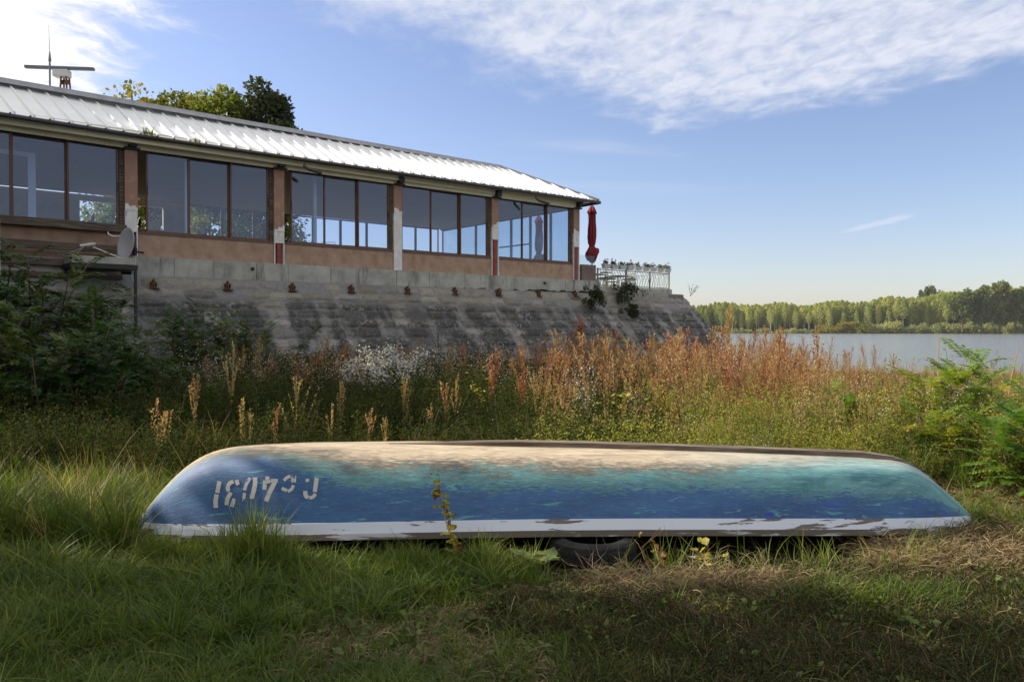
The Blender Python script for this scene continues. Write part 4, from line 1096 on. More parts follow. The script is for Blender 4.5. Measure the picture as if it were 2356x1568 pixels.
for i, (x, y, l_) in enumerate(tabs):
    if t0 is None:
        t0 = thing('terrace_table', '', 'table', F(x, y, FZ), ANG, 'dark tables on the terrace')
        mb = MB(); mb.box(-.4, .4, -.4, .4, .52, .55); mb.build('tabletop', MT['table'], t0)
        for sx in (-.33, .33):
            for sy in (-.33, .33): mb = MB(); mb.tube([(sx, sy, .52), (sx, sy, 0)], .015, 5); mb.build('leg', MT['iron'], t0)
        tt = t0
    else: tt = copytree(t0, F(x, y, FZ), ANG)
    tt['label'] = 'dark topped metal terrace ' + l_ + ', behind the railing'
    for j, (cx, cy, rz) in enumerate(((-.62, 0, R(90)), (.62, 0, R(-90)))):
        loc = F(x + cx, y + cy, FZ); side = 'left' if j == 0 else 'right'
        if c0 is None: c0 = thing('terrace_chair', '', 'chair', loc, ANG + rz, 'metal chairs on the terrace'); chair_parts(c0); cc = c0
        else: cc = copytree(c0, loc, ANG + rz)
        cc['label'] = 'metal terrace chair on the %s side of the %s' % (side, l_)
# chairs seen inside through the glass
for j, (x, y) in enumerate(((10.6, 3.2), (12.0, 4.0), (13.2, 4.2))):
    cc = copytree(c0, F(x, y, 3.38), ANG + R(20*j)); cc['label'] = ['dining chair inside behind the fourth window bay, nearer its left pane', 'dining chair inside behind the middle pane of the fourth bay', 'dining chair inside behind the last pane of the fourth bay'][j]; cc['group'] = 'chairs inside the restaurant'
inl = ['left pane of the second bay', 'middle pane of the second bay', 'right pane of the second bay', 'left pane of the third bay', 'middle pane of the third bay', 'right pane of the third bay']
for j, x in enumerate((1.2, 2.2, 3.1, 5.0, 6.0, 6.9)):
    cc = copytree(c0, F(x, 1.2 + .5*(j % 2), 3.38), ANG + R(35*j)); cc['label'] = 'dining chair inside behind the ' + inl[j]; cc['group'] = 'chairs inside the restaurant'
# clear wind screens on the terrace
for k, (x0, x1) in enumerate(((15.45, 16.35),)):
    mb = MB(); mb.box(x0, x1, .02, .035, 4.002, 4.35)
    o = mb.build('wind_screen', MT['clearglass']); o.location = Q0; o.rotation_euler = (0, 0, ANG); tag(o, 'low clear plastic wind screen on the parapet beside the red parasol', 'screen')

# figurines on the sill of the small back window
for k in range(3):
    x = .95 + k * .75; mb = MB()
    mb.tube([(0,0,0), (0,0,.06), (.0, 0, .12), (.02, 0, .30), (0.05, 0, .38)], [.09, .05, .07, .05, .02], 8)
    if k == 1: mb.tube([(0, 0, .2), (-.22, 0, .42)], [.04, .01], 6); mb.tube([(0, 0, .2), (.2, 0, .1)], [.04, .01], 6)
    o = mb.build('figurine', MT['blacksteel']); o.location = F(x, DEP - .25, 5.15); o.rotation_euler = (0, 0, ANG)
    tag(o, ['dark figurine on the back window sill, leftmost of three', 'dark winged figurine on the back window sill, middle of three', 'dark figurine on the back window sill, closest to the dish'][k], 'figurine')

# ------------------------------------------------------------------ BOAT
boat = thing('overturned_boat', 'long overturned wooden boat with peeling blue and teal paint in the grass', 'boat', (0, 0, 0))
def interp(tab, x):
    xs = [p[0] for p in tab]; ys_ = [p[1] for p in tab]
    return float(np.interp(x, xs, ys_))
sil = [(310, 1204), (338, 1170), (374, 1125), (422, 1077), (468, 1046), (512, 1031), (570, 1024), (700, 1020), (960, 1020), (1350, 1026), (1700, 1037), (1960, 1047), (2065, 1055), (2108, 1072), (2148, 1106), (2198, 1148), (2246, 1197)]
def Yc(u): return 6.02 + .24 * (u - 325) / 1907
def Yd(u): return Yc(u)
keel = []
for (u, v) in sil:
    p = at_depth(u, v, Yc(u)); keel.append(p)
# arc length parameter along keel
ka = [0]
for a, b_ in zip(keel[:-1], keel[1:]): ka.append(ka[-1] + (b_-a).length)
ka = np.array(ka) / ka[-1]
KX = np.array([[*p] for p in keel])
def smooth_interp(t): return np.array([np.interp(t, ka, KX[:, i]) for i in range(3)])
NS = 120
ts = np.linspace(0, 1, NS)
raw = np.array([smooth_interp(t) for t in ts])
for _ in range(2):
    r2 = raw.copy(); r2[1:-1] = .25*raw[:-2] + .5*raw[1:-1] + .25*raw[2:]; raw = r2
xa, xb = KX[0, 0], KX[-1, 0]
def plan(s):                      # half beam, s in 0..1 along the gunwale
    e = abs(2*s - 1)
    return .74 * (1 - e**2.6) ** .72 if e < 1 else 0
NV = 22
vv = np.linspace(0, 1, NV)
def sect(v, blunt):
    # f: sideways fraction, g: drop fraction; flat bottom, round bilge, flared side
    f = np.interp(v, [0, .2, .4, .5, .6, .75, .9, 1], [0, .36, .68, .80, .865, .93, .978, 1])
    g = np.interp(v, [0, .2, .4, .5, .6, .75, .9, 1], [0, .03, .10, .20, .36, .62, .86, 1])
    f2, g2 = v**.8, v**1.15
    return f*(1-blunt) + f2*blunt, g*(1-blunt) + g2*blunt
V = []; HV = []
sides = [-1, 1]
cols_ = [(-1, v) for v in vv[::-1]] + [(1, v) for v in vv[1:]]
G = []
for i in range(NS):
    K = raw[i]; s = (K[0] - xa) / (xb - xa)
    # gunwale stations: spread so both ends close at the stems
    sg = s
    zg0 = .075 + .155 * (1 - abs(2*sg-1)**2.2)
    gx = xa + (xb - xa) * sg
    zg = min(zg0, K[2] - .0) if 0 < i < NS-1 else K[2]
    bb = plan(min(max(sg, 0), 1)); blunt = min(max((abs(2*sg-1) - .78) / .22, 0), 1)
    G.append((gx, bb, zg))
    for (sd, v) in cols_:
        f, g_ = sect(v, blunt * .8)
        yoff = sd * bb * f
        V.append((K[0] , K[1] + yoff, K[2] + (zg - K[2]) * g_))
        HV.append((K[0], v, 0))
V = np.array(V); nc = len(cols_)
# soften the lattice so the bilge is round
Vg = V.reshape(NS, nc, 3)
for _ in range(2):
    r2 = Vg.copy(); r2[:, 1:-1] = .25*Vg[:, :-2] + .5*Vg[:, 1:-1] + .25*Vg[:, 2:]
    r2[:, nc//2] = Vg[:, nc//2]; Vg = r2
V = Vg.reshape(-1, 3)
me = bpy.data.meshes.new('hull')
me.from_pydata(V.tolist(), [], [(i*nc+j, (i+1)*nc+j, (i+1)*nc+j+1, i*nc+j+1) for i in range(NS-1) for j in range(nc-1)])
a = me.attributes.new('hullv', 'FLOAT_VECTOR', 'POINT'); a.data.foreach_set('vector', np.array(HV).ravel())
me.materials.append(MT['hull']); me.polygons.foreach_set('use_smooth', [True]*len(me.polygons)); me.update()
hull = link('hull', me, boat)
bmh = bmesh.new(); bmh.from_mesh(me); bmesh.ops.recalc_face_normals(bmh, faces=bmh.faces); bmh.to_mesh(me)
BVH = BVHTree.FromBMesh(bmh); bmh.free()
md = hull.modifiers.new('solid', 'SOLIDIFY'); md.thickness = .018; md.offset = -1
# gunwale boards (white) and rub rails, following the near and far edges
GB = {}
for sd in (-1, 1):
    edge_ = [Vg[i, 0 if sd < 0 else nc-1] for i in range(NS)]
    up = [Vg[i, (0 if sd < 0 else nc-1) + (4 if sd < 0 else -4)] for i in range(NS)]
    for nm, mat_, za, zb2, th, zz0 in (('gunwale_board', MT['gunwale'], .0, .076, .016, 0), ('rub_rail', MT['railwood'], -.035, .004, .030, 0)):
        mb = MB(); P = []
        for i in range(3, NS-3):
            e = Vector(edge_[i]); u_ = Vector(up[i]); dirv = (u_ - e); dirv.normalize()
            out = Vector((0, sd, 0)); tg = Vector(edge_[i+1]) - Vector(edge_[i-1]); out = Vector((tg.y, -tg.x, 0)).normalized()
            if out.y * sd < 0: out = -out
            fl = dirv if dirv.z > .1 else Vector((0, 0, 1))
            z_hi = min(zb2, max((Vector(raw[i]) - e).z * .55, .01)) if nm == 'gunwale_board' else zb2
            jj = .004*mnoise.noise(Vector((e.x*5, sd, za*40)))
            a0 = e + fl * za; a1 = e + fl * z_hi
            P += [a0 + out * (.003), a0 + out * (th + jj), a1 + out * (th * .8), a1 + out * .001]
        n = len(P)//4
        Fc = [(4*i+k, 4*i+4+k, 4*i+4+(k+1) % 4, 4*i+(k+1) % 4) for i in range(n-1) for k in range(4)] + [(3,2,1,0), (4*n-4, 4*n-3, 4*n-2, 4*n-1)]
        mb.add(P, Fc); mb.build(nm, mat_, boat)
# keel batten: tall from a third of the length to the right end
mb = MB(); P = []
for i in range(NS):
    K = raw[i]
    if K[0] < -2.2 or K[0] > 3.35: continue
    h = .055 * ss(K[0], -1.1, .1) + .012 + .003 * mnoise.noise(Vector((K[0]*9, 0, 0)))
    if K[0] > 2.7: h *= 1 - .6*ss(K[0], 2.7, 3.3)
    w = .022 + .03 * ss(K[0], -1.0, .3)
    b0 = Vector(K) + Vector((0, 0, -.012 - h*.35))
    P += [b0 + Vector((0, -w, 0)), b0 + Vector((0, -w, h)), b0 + Vector((0, w, h + .004)), b0 + Vector((0, w, 0))]
n = len(P)//4
mb.add(P, [(4*i+k, 4*i+4+k, 4*i+4+(k+1) % 4, 4*i+(k+1) % 4) for i in range(n-1) for k in range(4)] + [(3,2,1,0), (4*n-4, 4*n-3, 4*n-2, 4*n-1)])
mb.build('keel_batten', MT['wood_keel'], boat)
# stencilled registration, painted on the hull (a thin skin of paint that follows it)
def on_hull(u, v, off=.0022):
    d = ray(u, v); h = BVH.ray_cast(Vector((0, 0, E)), d)
    if h[0] is None: return None
    nn = h[1] if h[1].dot(d) < 0 else -h[1]
    return h[0] + nn * off
glyphs = [
 [([(310,288),(275,470)],68), ([(268,492),(245,600),(255,705)],70)],
 [([(530,290),(462,318),(432,400),(458,442)],62), ([(575,268),(600,345)],62), ([(492,462),(432,560),(420,660)],64), ([(540,560),(500,690)],60)],
 [([(790,240),(730,330),(700,430)],50), ([(866,230),(872,330),(850,420),(815,560)],70), ([(700,470),(690,600)],46)],
 [([(1066,215),(1056,300)],62), ([(992,302),(1112,288)],50), ([(1022,332),(1012,420)],62), ([(1118,278),(1226,278)],56), ([(1180,300),(1100,450),(1040,600)],72)],
 [([(1320,280),(1370,225),(1424,208)],50), ([(1476,196),(1474,305)],76), ([(1472,350),(1440,420),(1380,446)],50), ([(1286,398),(1368,434)],52)],
 [([(1660,276),(1716,270)],46), ([(1836,238),(1805,455)],66), ([(1655,440),(1660,520),(1706,552)],66), ([(1722,552),(1790,530),(1815,482)],54)]]
for gl in glyphs:
    mb = MB()
    for (pl, w) in gl:
        # resample the stroke
        pts = [np.array(p, float) for p in pl]; out = []
        for _ in range(3):              # round the corners of the stroke, keep its ends
            if len(pts) > 2: pts = [pts[0]] + [q for a, b_ in zip(pts[:-1], pts[1:]) for q in (a*.75 + b_*.25, a*.25 + b_*.75)] + [pts[-1]]
        for a, b_ in zip(pts[:-1], pts[1:]):
            k = max(1, int(np.linalg.norm(b_-a) / 14))
            out += [a + (b_-a)*q/k for q in range(k)]
        out.append(pts[-1]); V_ = []; ok = True
        nw = 5
        for i, p in enumerate(out):
            tg = unit(out[min(i+1, len(out)-1)] - out[max(i-1, 0)]); nn = np.array((-tg[1], tg[0]))
            for q in range(nw):
                c = p + nn * w * (q/(nw-1) - .5)
                sx = (800 + c[0]/3.927) * 2356/4096; sy = (1850 + c[1]/3.927) * 2356/4096
                h = on_hull(sx, sy)
                if h is None: ok = False; break
                V_.append(h)
            if not ok: break
        if ok: mb.add(V_, [(i*nw+j, i*nw+j+1, (i+1)*nw+j+1, (i+1)*nw+j) for i in range(len(out)-1) for j in range(nw-1)])
    mb.build('registration_character', MT['glyph'], boat)

# tyre under the boat
tp_ = ground_at(1374, 1322)
ty = thing('old_tyre', 'old black car tyre lying flat and propping up the overturned boat', 'tyre', (tp_.x, tp_.y + .285, gz(tp_.x, tp_.y + .28) - .005), .3)
def lathe(prof, n=72):
    mb = MB(); V = [(r*math.cos(2*math.pi*i/n), r*math.sin(2*math.pi*i/n), z) for (r, z) in prof for i in range(n)]
    m_ = len(prof); mb.add(V, [(j*n+i, j*n+(i+1)%n, ((j+1)%m_)*n+(i+1)%n, ((j+1)%m_)*n+i) for j in range(m_) for i in range(n)]); return mb
lathe([(.285, .035), (.290, .05), (.291, .12), (.285, .145), (.265, .165), (.225, .178), (.195, .168), (.188, .155), (.20, .14), (.24, .13), (.26, .10), (.26, .07), (.24, .045), (.20, .03), (.188, .02), (.195, .006), (.225, 0), (.265, .01)]).build('carcass', MT['tyre'], ty, smooth=True)
mb = MB()
for i in range(58):
    a = 2*math.pi*i/58; c, s = math.cos(a), math.sin(a); c2, s2 = math.cos(a + .075), math.sin(a + .075)
    for (z0_, z1_) in ((.018, .055), (.062, .09), (.097, .125), (.132, .158)):
        r0 = .292 if .03 < z0_ < .12 else .288
        sk = .02 * (1 if z0_ < .09 else -1)
        V_ = []
        for (aa, zz_) in ((a, z0_), (a+.088, z0_), (a+.088+sk, z1_), (a+sk, z1_)):
            for r in (.283, .299 if .05 < zz_ < .13 else .290): V_.append((r*math.cos(aa), r*math.sin(aa), zz_))
        mb.add(V_, [(1,3,5,7), (0,1,7,6), (0,2,3,1), (2,4,5,3), (4,6,7,5)])
mb.build('tread_blocks', MT['tyre'], ty)

# ------------------------------------------------------------------ VEGETATION: grass masses
def bare(x, y):
    u = 1178 + x / y * 1832
    return 1225 < u < 2010 and y > 4.93 and y < 6.9
def in_boat(x, y): return -2.75 < x < 3.5 and 5.42 < y < 6.75
def u_of(x, y): return 1178 + x / y * 1832
def greenness(x, y):
    """1 where the turf is lush, 0 on trampled straw"""
    u = u_of(x, y); b = 1050 - (y - 3.4) * 30 + 330 * ss(y, 4.3, 5.0) * (1) 
    b = np.interp(y, [2.5, 3.4, 3.9, 4.4, 4.9, 5.4, 6.5], [1500, 1000, 700, 830, 1150, 1330, 1500])
    g_ = ss(b + 260 * mnoise.noise(Vector((x*1.1, y*1.1, 5))) - u, -170, 130)
    return g_
def fg(lo=2.4, hi=9.5):
    def f():
        y = lo + (hi - lo) * rng.random() ** 1.0; k = .66 * y + .6
        x = rng.uniform(-k, k)
        return x, y
    return f
tall = [src(tuft(int(rng.integers(9, 26)), .30 * rng.uniform(.7, 1.15), .0115, rng.uniform(.03, .09), rng.uniform(.7, 1.7), seg=5), 'tuft_a%d' % i, MT['grass']) for i in range(10)]
short = [src(tuft(20, .15, .008, .07, 1.2, seg=4), 'tuft_b%d' % i, MT['grass']) for i in range(4)]
mixg = [src(tuft(18, .34, .005, .06, .7, seg=4), 'tuft_c%d' % i, MT['drygrass']) for i in range(4)]
base_f = fg()
def s_tall():
    x, y = base_f(); g_ = greenness(x, y)
    if y > 5.3 and x > -3.0 and not (x > 3.4): return None
    if rng.random() > g_: return None
    k = 1.0
    if bare(x, y): return None
    if y > 4.7 and x > 1: k = .5
    return x, y, k * (1 + .35 * mnoise.noise(Vector((x*1.5, y*1.5, 9)))) * (.72 if y < 4.0 else 1)
scatter_area('lawn_grass', tall, 5200, s_tall, .42, .90, 'long green grass of the shaded foreground', .2)
def s_short():
    x, y = base_f(); g_ = greenness(x, y)
    if in_boat(x, y) or bare(x, y) or (y > 6.3 and x > -3): return None
    if rng.random() > .34 + .6*g_: return None
    return x, y
scatter_area('short_grass', short, 4600, s_short, .5, 1.1, 'short green grass between the longer tufts', .2)
# denser tall tufts that overlap the left end and the middle of the boat
def clump_line():
    c = [(470, 1245, .7), (530, 1245, .9), (575, 1250, 1.25), (600, 1250, 1.2), (630, 1255, .9), (690, 1262, .6), (760, 1270, .5), (900, 1290, .55), (960, 1285, .6), (1090, 1275, .7), (1120, 1270, .7), (1200, 1290, .45), (390, 1240, .75), (350, 1240, .7), (430, 1240, .7), (500, 1240, .8), (640, 1240, .8)]
    u, v, k = c[rng.integers(0, len(c))]
    y = (5.12 if u > 500 else 5.3) + rng.normal(0, .06); return (u + rng.normal(0, 18) - 1178)/1832*y, y, k
upr = [src(tuft(20, .42, .008, .05, .45, seg=5), 'tuft_d%d' % i, MT['grass']) for i in range(5)]
scatter_area('boat_side_grass', upr, 230, clump_line, .7, 1.05, 'taller green grass blades rising against the blue hull', .14)
def s_right():      # sparse blades in front of the right half of the boat
    u = rng.uniform(1180, 2300); y = rng.uniform(4.98, 5.25) + .3*ss(u, 1950, 2250)
    if 1265 < u < 1480 and rng.random() < .75: return None
    return (u-1178)/1832*y, y, 1.0
sp = [src(tuft(6, .34, .009, .05, .6, seg=5), 'tuft_e%d' % i, MT['grass']) for i in range(5)]
scatter_area('sparse_grass', sp, 75, s_right, .5, 1.0, 'scattered grass blades along the white boat edge', .25)
# left meadow (sunlit) behind and beside the boat end
def s_meadow():
    y = rng.uniform(5.6, 9.6); x = rng.uniform(-.68*y - .4, -2.6 if y < 6.6 else -.36*y)
    if in_boat(x, y): return None
    return x, y, .8 + .5 * rng.random()
md_src = [src(tuft(34, .42, .008, .09, .85, seg=5), 'tuft_f%d' % i, MT['grass']) for i in range(5)]
scatter_area('meadow_grass', md_src, 1700, s_meadow, .55, 1.05, 'sunlit yellow green grass left of the boat', .2)
scatter_area('meadow_dry_grass', [src(tuft(16, .62, .005, .07, .6, seg=5), 'tuft_g%d' % i, MT['drygrass']) for i in range(4)], 130, s_meadow, .6, 1.1, 'thin dry stalks standing in the sunlit grass', .15)
# broad leaved weeds dotted through the turf
bws = [src(leafy_weed(.10, 7, .05, .018, 5, 0, 1, 1.2), 'turfweed_%d' % i, [MT['stalk'], MT['lithrb0']]) for i in range(5)]
scatter_area('turf_weeds', bws, 420, lambda: (lambda q: None if in_boat(*q) or q[1] > 7.5 else q)(base_f()), .6, 1.3, 'small broad leaved weeds dotted through the turf', .2)
# straw thatch
th_src = [src(thatch(60, .13, .0035, .14, .03), 'thatch_%d' % i, MT['straw']) for i in range(6)]
nn2 = lambda x, y: mnoise.noise(Vector((x*1.2, y*1.8, 31)))
def s_thatch():
    x, y = base_f(); g_ = greenness(x, y)
    if y > 6.0 and x < 3.3: return None
    if in_boat(x, y) or bare(x, y): return None
    if rng.random() < g_ * .86: return None
    if y < 3.7 and x > .6 and rng.random() < .75: return None
    if nn2(x, y) > .12: return None
    return x, y
scatter_area('cut_straw', th_src, 3400, s_thatch, .7, 1.2, 'matted cut straw and dead stems on the ground right of the lawn', .1)
# lit heap of straw right of centre
def s_heap():
    u = rng.uniform(1350, 2356); v = np.interp(u, [1350, 1700, 2050, 2356], [1355, 1350, 1300, 1280]) + rng.normal(0, 22); p = ground_at(u, v)
    if bare(p.x, p.y): return None
    if u < 1800 and rng.random() < .5: return None
    return p.x, p.y
th2 = [src(thatch(50, .20, .0042, .14, .06), 'thatch_h%d' % i, MT['straw']) for i in range(5)]
scatter_area('straw_heap', th2, 520, s_heap, .7, 1.2, 'sunlit heap of pale cut grass in front of the right end of the boat', .25)
ms_src = [src(leafy_weed(.09, 12, .018, .006, 12, 0, 1, .9), 'moss_%d' % i, [MT['stalk'], MT['moss']]) for i in range(4)]
def s_moss():
    y = rng.uniform(2.6, 5.2); x = rng.uniform(-.1, .66*y + .5)
    u = u_of(x, y)
    if u < 1350 - 150 * (y - 3.3) + 300 * mnoise.noise(Vector((x, y, 2))): return None
    if y > 4.6 and u < 1800: return None
    return x, y
scatter_area('low_weeds', ms_src, 5200, s_moss, .6, 1.2, 'low mossy brown green weeds of the dark right foreground', .3)
scatter_area('green_patch', short, 420, lambda: (lambda p: (p.x, p.y, 1.2))(ground_at(rng.normal(2010, 110), rng.normal(1385, 22))), .5, .9, 'patch of fresh green grass at the right edge of the sunlit straw', .2)
scatter_area('green_edge', tall, 260, lambda: (lambda p: (p.x, p.y, .75))(ground_at(rng.normal(2200, 110), rng.normal(1225, 26))), .5, .9, 'green grass where the right end of the boat meets the ground', .3)
def s_bot():
    p = ground_at(rng.normal(1330, 170), rng.uniform(1480, 1620)); return p.x, p.y, .9
scatter_area('front_grass', tall, 260, s_bot, .35, .62, 'bluish grass tufts at the bottom middle of the picture', .2)

# ------------------------------------------------------------------ VEGETATION: weed belts
def wall_dist(x, y):
    """how far in front of the restaurant line a point stands"""
    c, s = math.cos(ANG), math.sin(ANG); rx, ry = x - Q0.x, y - Q0.y
    return -(-s*rx + c*ry), c*rx + s*ry
def field(ylo, yhi, ulo, uhi, dens=None, power=1.0):
    def f():
        y = ylo + (yhi - ylo) * rng.random() ** power; u = rng.uniform(ulo, uhi); x = (u - 1178) / 1832 * y
        w, t_ = wall_dist(x, y)
        if w < 1.9 and t_ < XC + 2.0: return None
        if w < 3.4 and t_ > XC and t_ < XC + 5 : return None
        if bank(x, y) > 3.5: return None
        if in_boat(x, y): return None
        if dens and rng.random() > dens(x, y, u): return None
        return x, y
    return f
def with_scale(f, g_):
    def h():
        q = f()
        return None if q is None else (q[0], q[1], g_(q[0], q[1]))
    return h
def hgt(x, y):
    u = u_of(x, y)
    k = .94
    k *= 1 - .42 * ss(u, 1740, 2050) * ss(y, 8, 13)
    if y < 9: k *= .72 + .05*(y-6)
    k *= 1 + .18 * mnoise.noise(Vector((x*.5, y*.5, 21)))
    return k
red = [src(redweed(1.35, 22, heads=9, spread=.34, hl=.013), 'redweed_%d' % i, [MT['stalk'], MT['redweed']]) for i in range(7)]
tan = [src(redweed(1.05, 7, heads=9, spread=.2, hl=.011), 'tanweed_%d' % i, [MT['stalk'], MT['tanweed']]) for i in range(6)]
grn = [src(leafy_weed(.85, 9, .06, .014, 34, 0, 1, .45), 'greenweed_%d' % i, [MT['stalk'], MT['weedleaf']]) for i in range(6)]
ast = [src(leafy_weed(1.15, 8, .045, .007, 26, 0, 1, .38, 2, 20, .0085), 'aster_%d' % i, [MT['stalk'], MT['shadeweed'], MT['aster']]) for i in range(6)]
dry = [src(tuft(36, 1.0, .007, .10, .42, seg=5), 'dryclump_%d' % i, MT['drygrass']) for i in range(5)]
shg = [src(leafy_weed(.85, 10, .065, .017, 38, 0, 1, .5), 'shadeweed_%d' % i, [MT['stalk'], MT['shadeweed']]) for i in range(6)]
MT['lithrb'] = leafmat('fresh_weed_leaf', [(.08, .12, .02), (.17, .21, .035), (.30, .31, .06), (.46, .40, .08)], .5, wscale=1.0)  # brighter weed leaf: sunlight painted into the colour
hrb = [src(leafy_weed(.80, 7, .055, .015, 40, 0, 1, .4), 'fresh_%d' % i, [MT['stalk'], MT['lithrb']]) for i in range(6)]  # weeds carrying the sun-brightened leaf colour
grs = [src(tuft(34, .7, .009, .10, .6, seg=5), 'grnclump_%d' % i, MT['grass']) for i in range(4)]
nn_ = lambda x, y, s, k: mnoise.noise(Vector((x*s, y*s, k)))
# shaded green belt between lawn and embankment
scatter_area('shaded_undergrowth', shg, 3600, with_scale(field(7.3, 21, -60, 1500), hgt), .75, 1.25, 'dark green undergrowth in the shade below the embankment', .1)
scatter_area('aster_thicket', ast, 120, with_scale(field(11.5, 20.5, 250, 1400, lambda x, y, u: ss(nn_(x, y, .35, 8), -.25, .25)), hgt), .85, 1.2, 'small white asters scattered through the shaded weeds', .1)
scatter_area('shaded_red_weeds', red, 90, with_scale(field(12, 20, 500, 1250), hgt), .7, 1.0, 'brown red weeds at the foot of the embankment', .08)
# red belt
scatter_area('red_weeds', red, 430, with_scale(field(9.5, 27, 1170, 2060, lambda x, y, u: (.25 + .75*ss(nn_(x, y, .4, 3), -.3, .2)) * (ss(u, 1150, 1330)) ), hgt), .6, 1.22, 'dry red brown weeds in the sunlit belt behind the boat', .17)
scatter_area('dry_grass', dry, 2000, with_scale(field(8.2, 26, 1240, 2500), lambda x, y: hgt(x, y) * .85), .5, 1.05, 'golden dry grass between the weeds and across the right side', .17)
scatter_area('green_weeds', grn, 1200, with_scale(field(7.4, 24, 1150, 2500, None, 1.5), lambda x, y: hgt(x, y) * (.85 if y < 11 else .95)), .55, 1.05, 'olive green weeds mixed into the dry grass', .12)
scatter_area('tall_grass', grs, 800, with_scale(field(7.2, 13, 1100, 2450), hgt), .6, 1.0, 'green grass stems just behind the boat', .1)
scatter_area('fresh_weeds', hrb, 1500, with_scale(field(7.2, 15, 1230, 2450, lambda x, y, u: ss(nn_(x, y, .9, 15), -.35, .15), 1.4), hgt), .7, 1.2, 'fresh yellow green weeds lit by the low sun just behind the boat', .12)
scatter_area('right_asters', ast, 34, with_scale(field(7.6, 16, 1250, 2300), lambda x, y: .9), .6, .9, 'white asters sprinkled through the sunlit weeds', .1)
scatter_area('pale_weeds', tan, 1300, with_scale(field(8, 24, 1200, 2500), hgt), .5, 1.12, 'tan seed stalks among the sunlit weeds', .17)
scatter_area('thin_dry_grass', dry, 130, with_scale(field(7.3, 11, -40, 1200), lambda x, y: .75), .5, .9, 'thin dry grass between the shaded weeds', .15)

# ------------------------------------------------------------------ VEGETATION: individual plants
stk_lab = {}
def plant(name, parts, loc, rz, sc, label, cat, group=None):
    t_ = thing(name, label, cat, loc, rz, group); t_.scale = (sc,)*3 if not hasattr(sc, '__len__') else sc
    for nm, me in parts: link(nm, me, t_)
    return t_
# lit stalks standing behind the boat (picture position of the tip, distance)
stalks = [(372, 925, 7.6, 'r', 'leftmost of the twin brown seed stalks left of the boat'), (392, 948, 7.7, 'r', 'right one of the twin brown seed stalks left of the boat'),
 (435, 860, 8.6, 't', 'olive spike stalk above the left end of the boat'), (527, 800, 9.5, 't', 'tallest pale stalk rising in front of the white asters on the left'), (553, 912, 8.2, 't', 'short bushy pale stalk above the left end of the keel'),
 (570, 952, 7.9, 't', 'small pale stalk beside the bushy one'), (643, 943, 7.9, 'r', 'brown seed stalk just left of the tall forked stalk'), (678, 862, 8.4, 't', 'tall forked tan stalk above the painted letters'),
 (600, 905, 8.3, 'g', 'fine branched green stalk left of the tall forked stalk'), (762, 930, 8.2, 't', 'thin stalk right of the tall forked stalk'), (775, 880, 9.0, 't', 'thin spike in front of the big aster bush'),
 (840, 948, 7.9, 'r', 'reddish stalk behind the middle of the bare keel start'), (882, 966, 7.8, 't', 'low stalk right of the reddish one'), (925, 870, 9.2, 't', 'pale needle stalk in front of the aster bush'),
 (988, 935, 8.6, 'r', 'thin orange stalk'), (1024, 880, 9.2, 'r', 'thin brown spike left of the centre'), (1046, 872, 9.4, 't', 'tan spike at the centre left'), (1088, 828, 10.2, 'g', 'yellow green leafy stalk under the dark dead flower'),
 (1116, 812, 10.4, 'r', 'tall tan red stalk at the centre'), (1197, 852, 9.8, 'r', 'bright red branched stalk at the centre'), (1262, 822, 10.0, 'r', 'tall reddish plume right of the centre'), (1233, 880, 9.0, 't', 'thick hairy tan spike'),
 (1325, 735, 13.5, 'r', 'tallest red plume against the stone wall'), (1381, 760, 12.5, 'r', 'broad red plume against the stone wall'), (1585, 762, 14, 'r', 'red plume near the foot of the embankment corner'), (1662, 712, 15, 'r', 'thin red stalk rising to the far shore at the wall corner'),
 (1495, 772, 14, 't', 'tan plume left of the embankment corner'), (1790, 750, 14, 't', 'thin stalk against the river'), (1888, 765, 13, 'r', 'brown stalk against the river')]
for i, (u, v, Y, k, l_) in enumerate(stalks):
    tip_ = at_depth(u, v, Y); gzv = gz(tip_.x, tip_.y); H = tip_.z - gzv
    if k == 'r': mb = redweed(1, 16 if Y > 9.9 else 9, heads=14, spread=.24, hl=.013)
    elif k == 't': mb = redweed(1, 8, heads=16, spread=.18 if i != 7 else .4, hl=.012)
    else: mb = leafy_weed(1, 3, .07, .015, 40, 0, 1, .22)
    mats = {'r': [MT['stalk'], MT['redweed']], 't': [MT['tanweed'], MT['tanweed']], 'g': [MT['stalk'], MT['yellowleaf'] if i == 17 else MT['weedleaf']]}[k]
    o = mb.build('weed_stalk', mats); o.location = (tip_.x, tip_.y, gzv); o.scale = (min(H, 1.3),)*2 + (H,)
    tag(o, l_ if len(l_.split()) > 3 else l_ + ' behind the boat', 'weed', 'single weed stalks standing out behind the boat')
# dark dead flower stalk at the centre, against the wall
dk_ = at_depth(1010, 742, 14.5); gzv = gz(dk_.x, dk_.y)
mb = redweed(1, 5, heads=7, spread=.25, hl=.016); o = mb.build('dead_flower_stalk', [MT['blacksteel'], MT['darkleaf']]); o.location = (dk_.x, dk_.y, gzv); o.scale = (.6, .6, dk_.z - gzv)
tag(o, 'blackened dead flower stalk leaning against the stone wall background', 'weed')
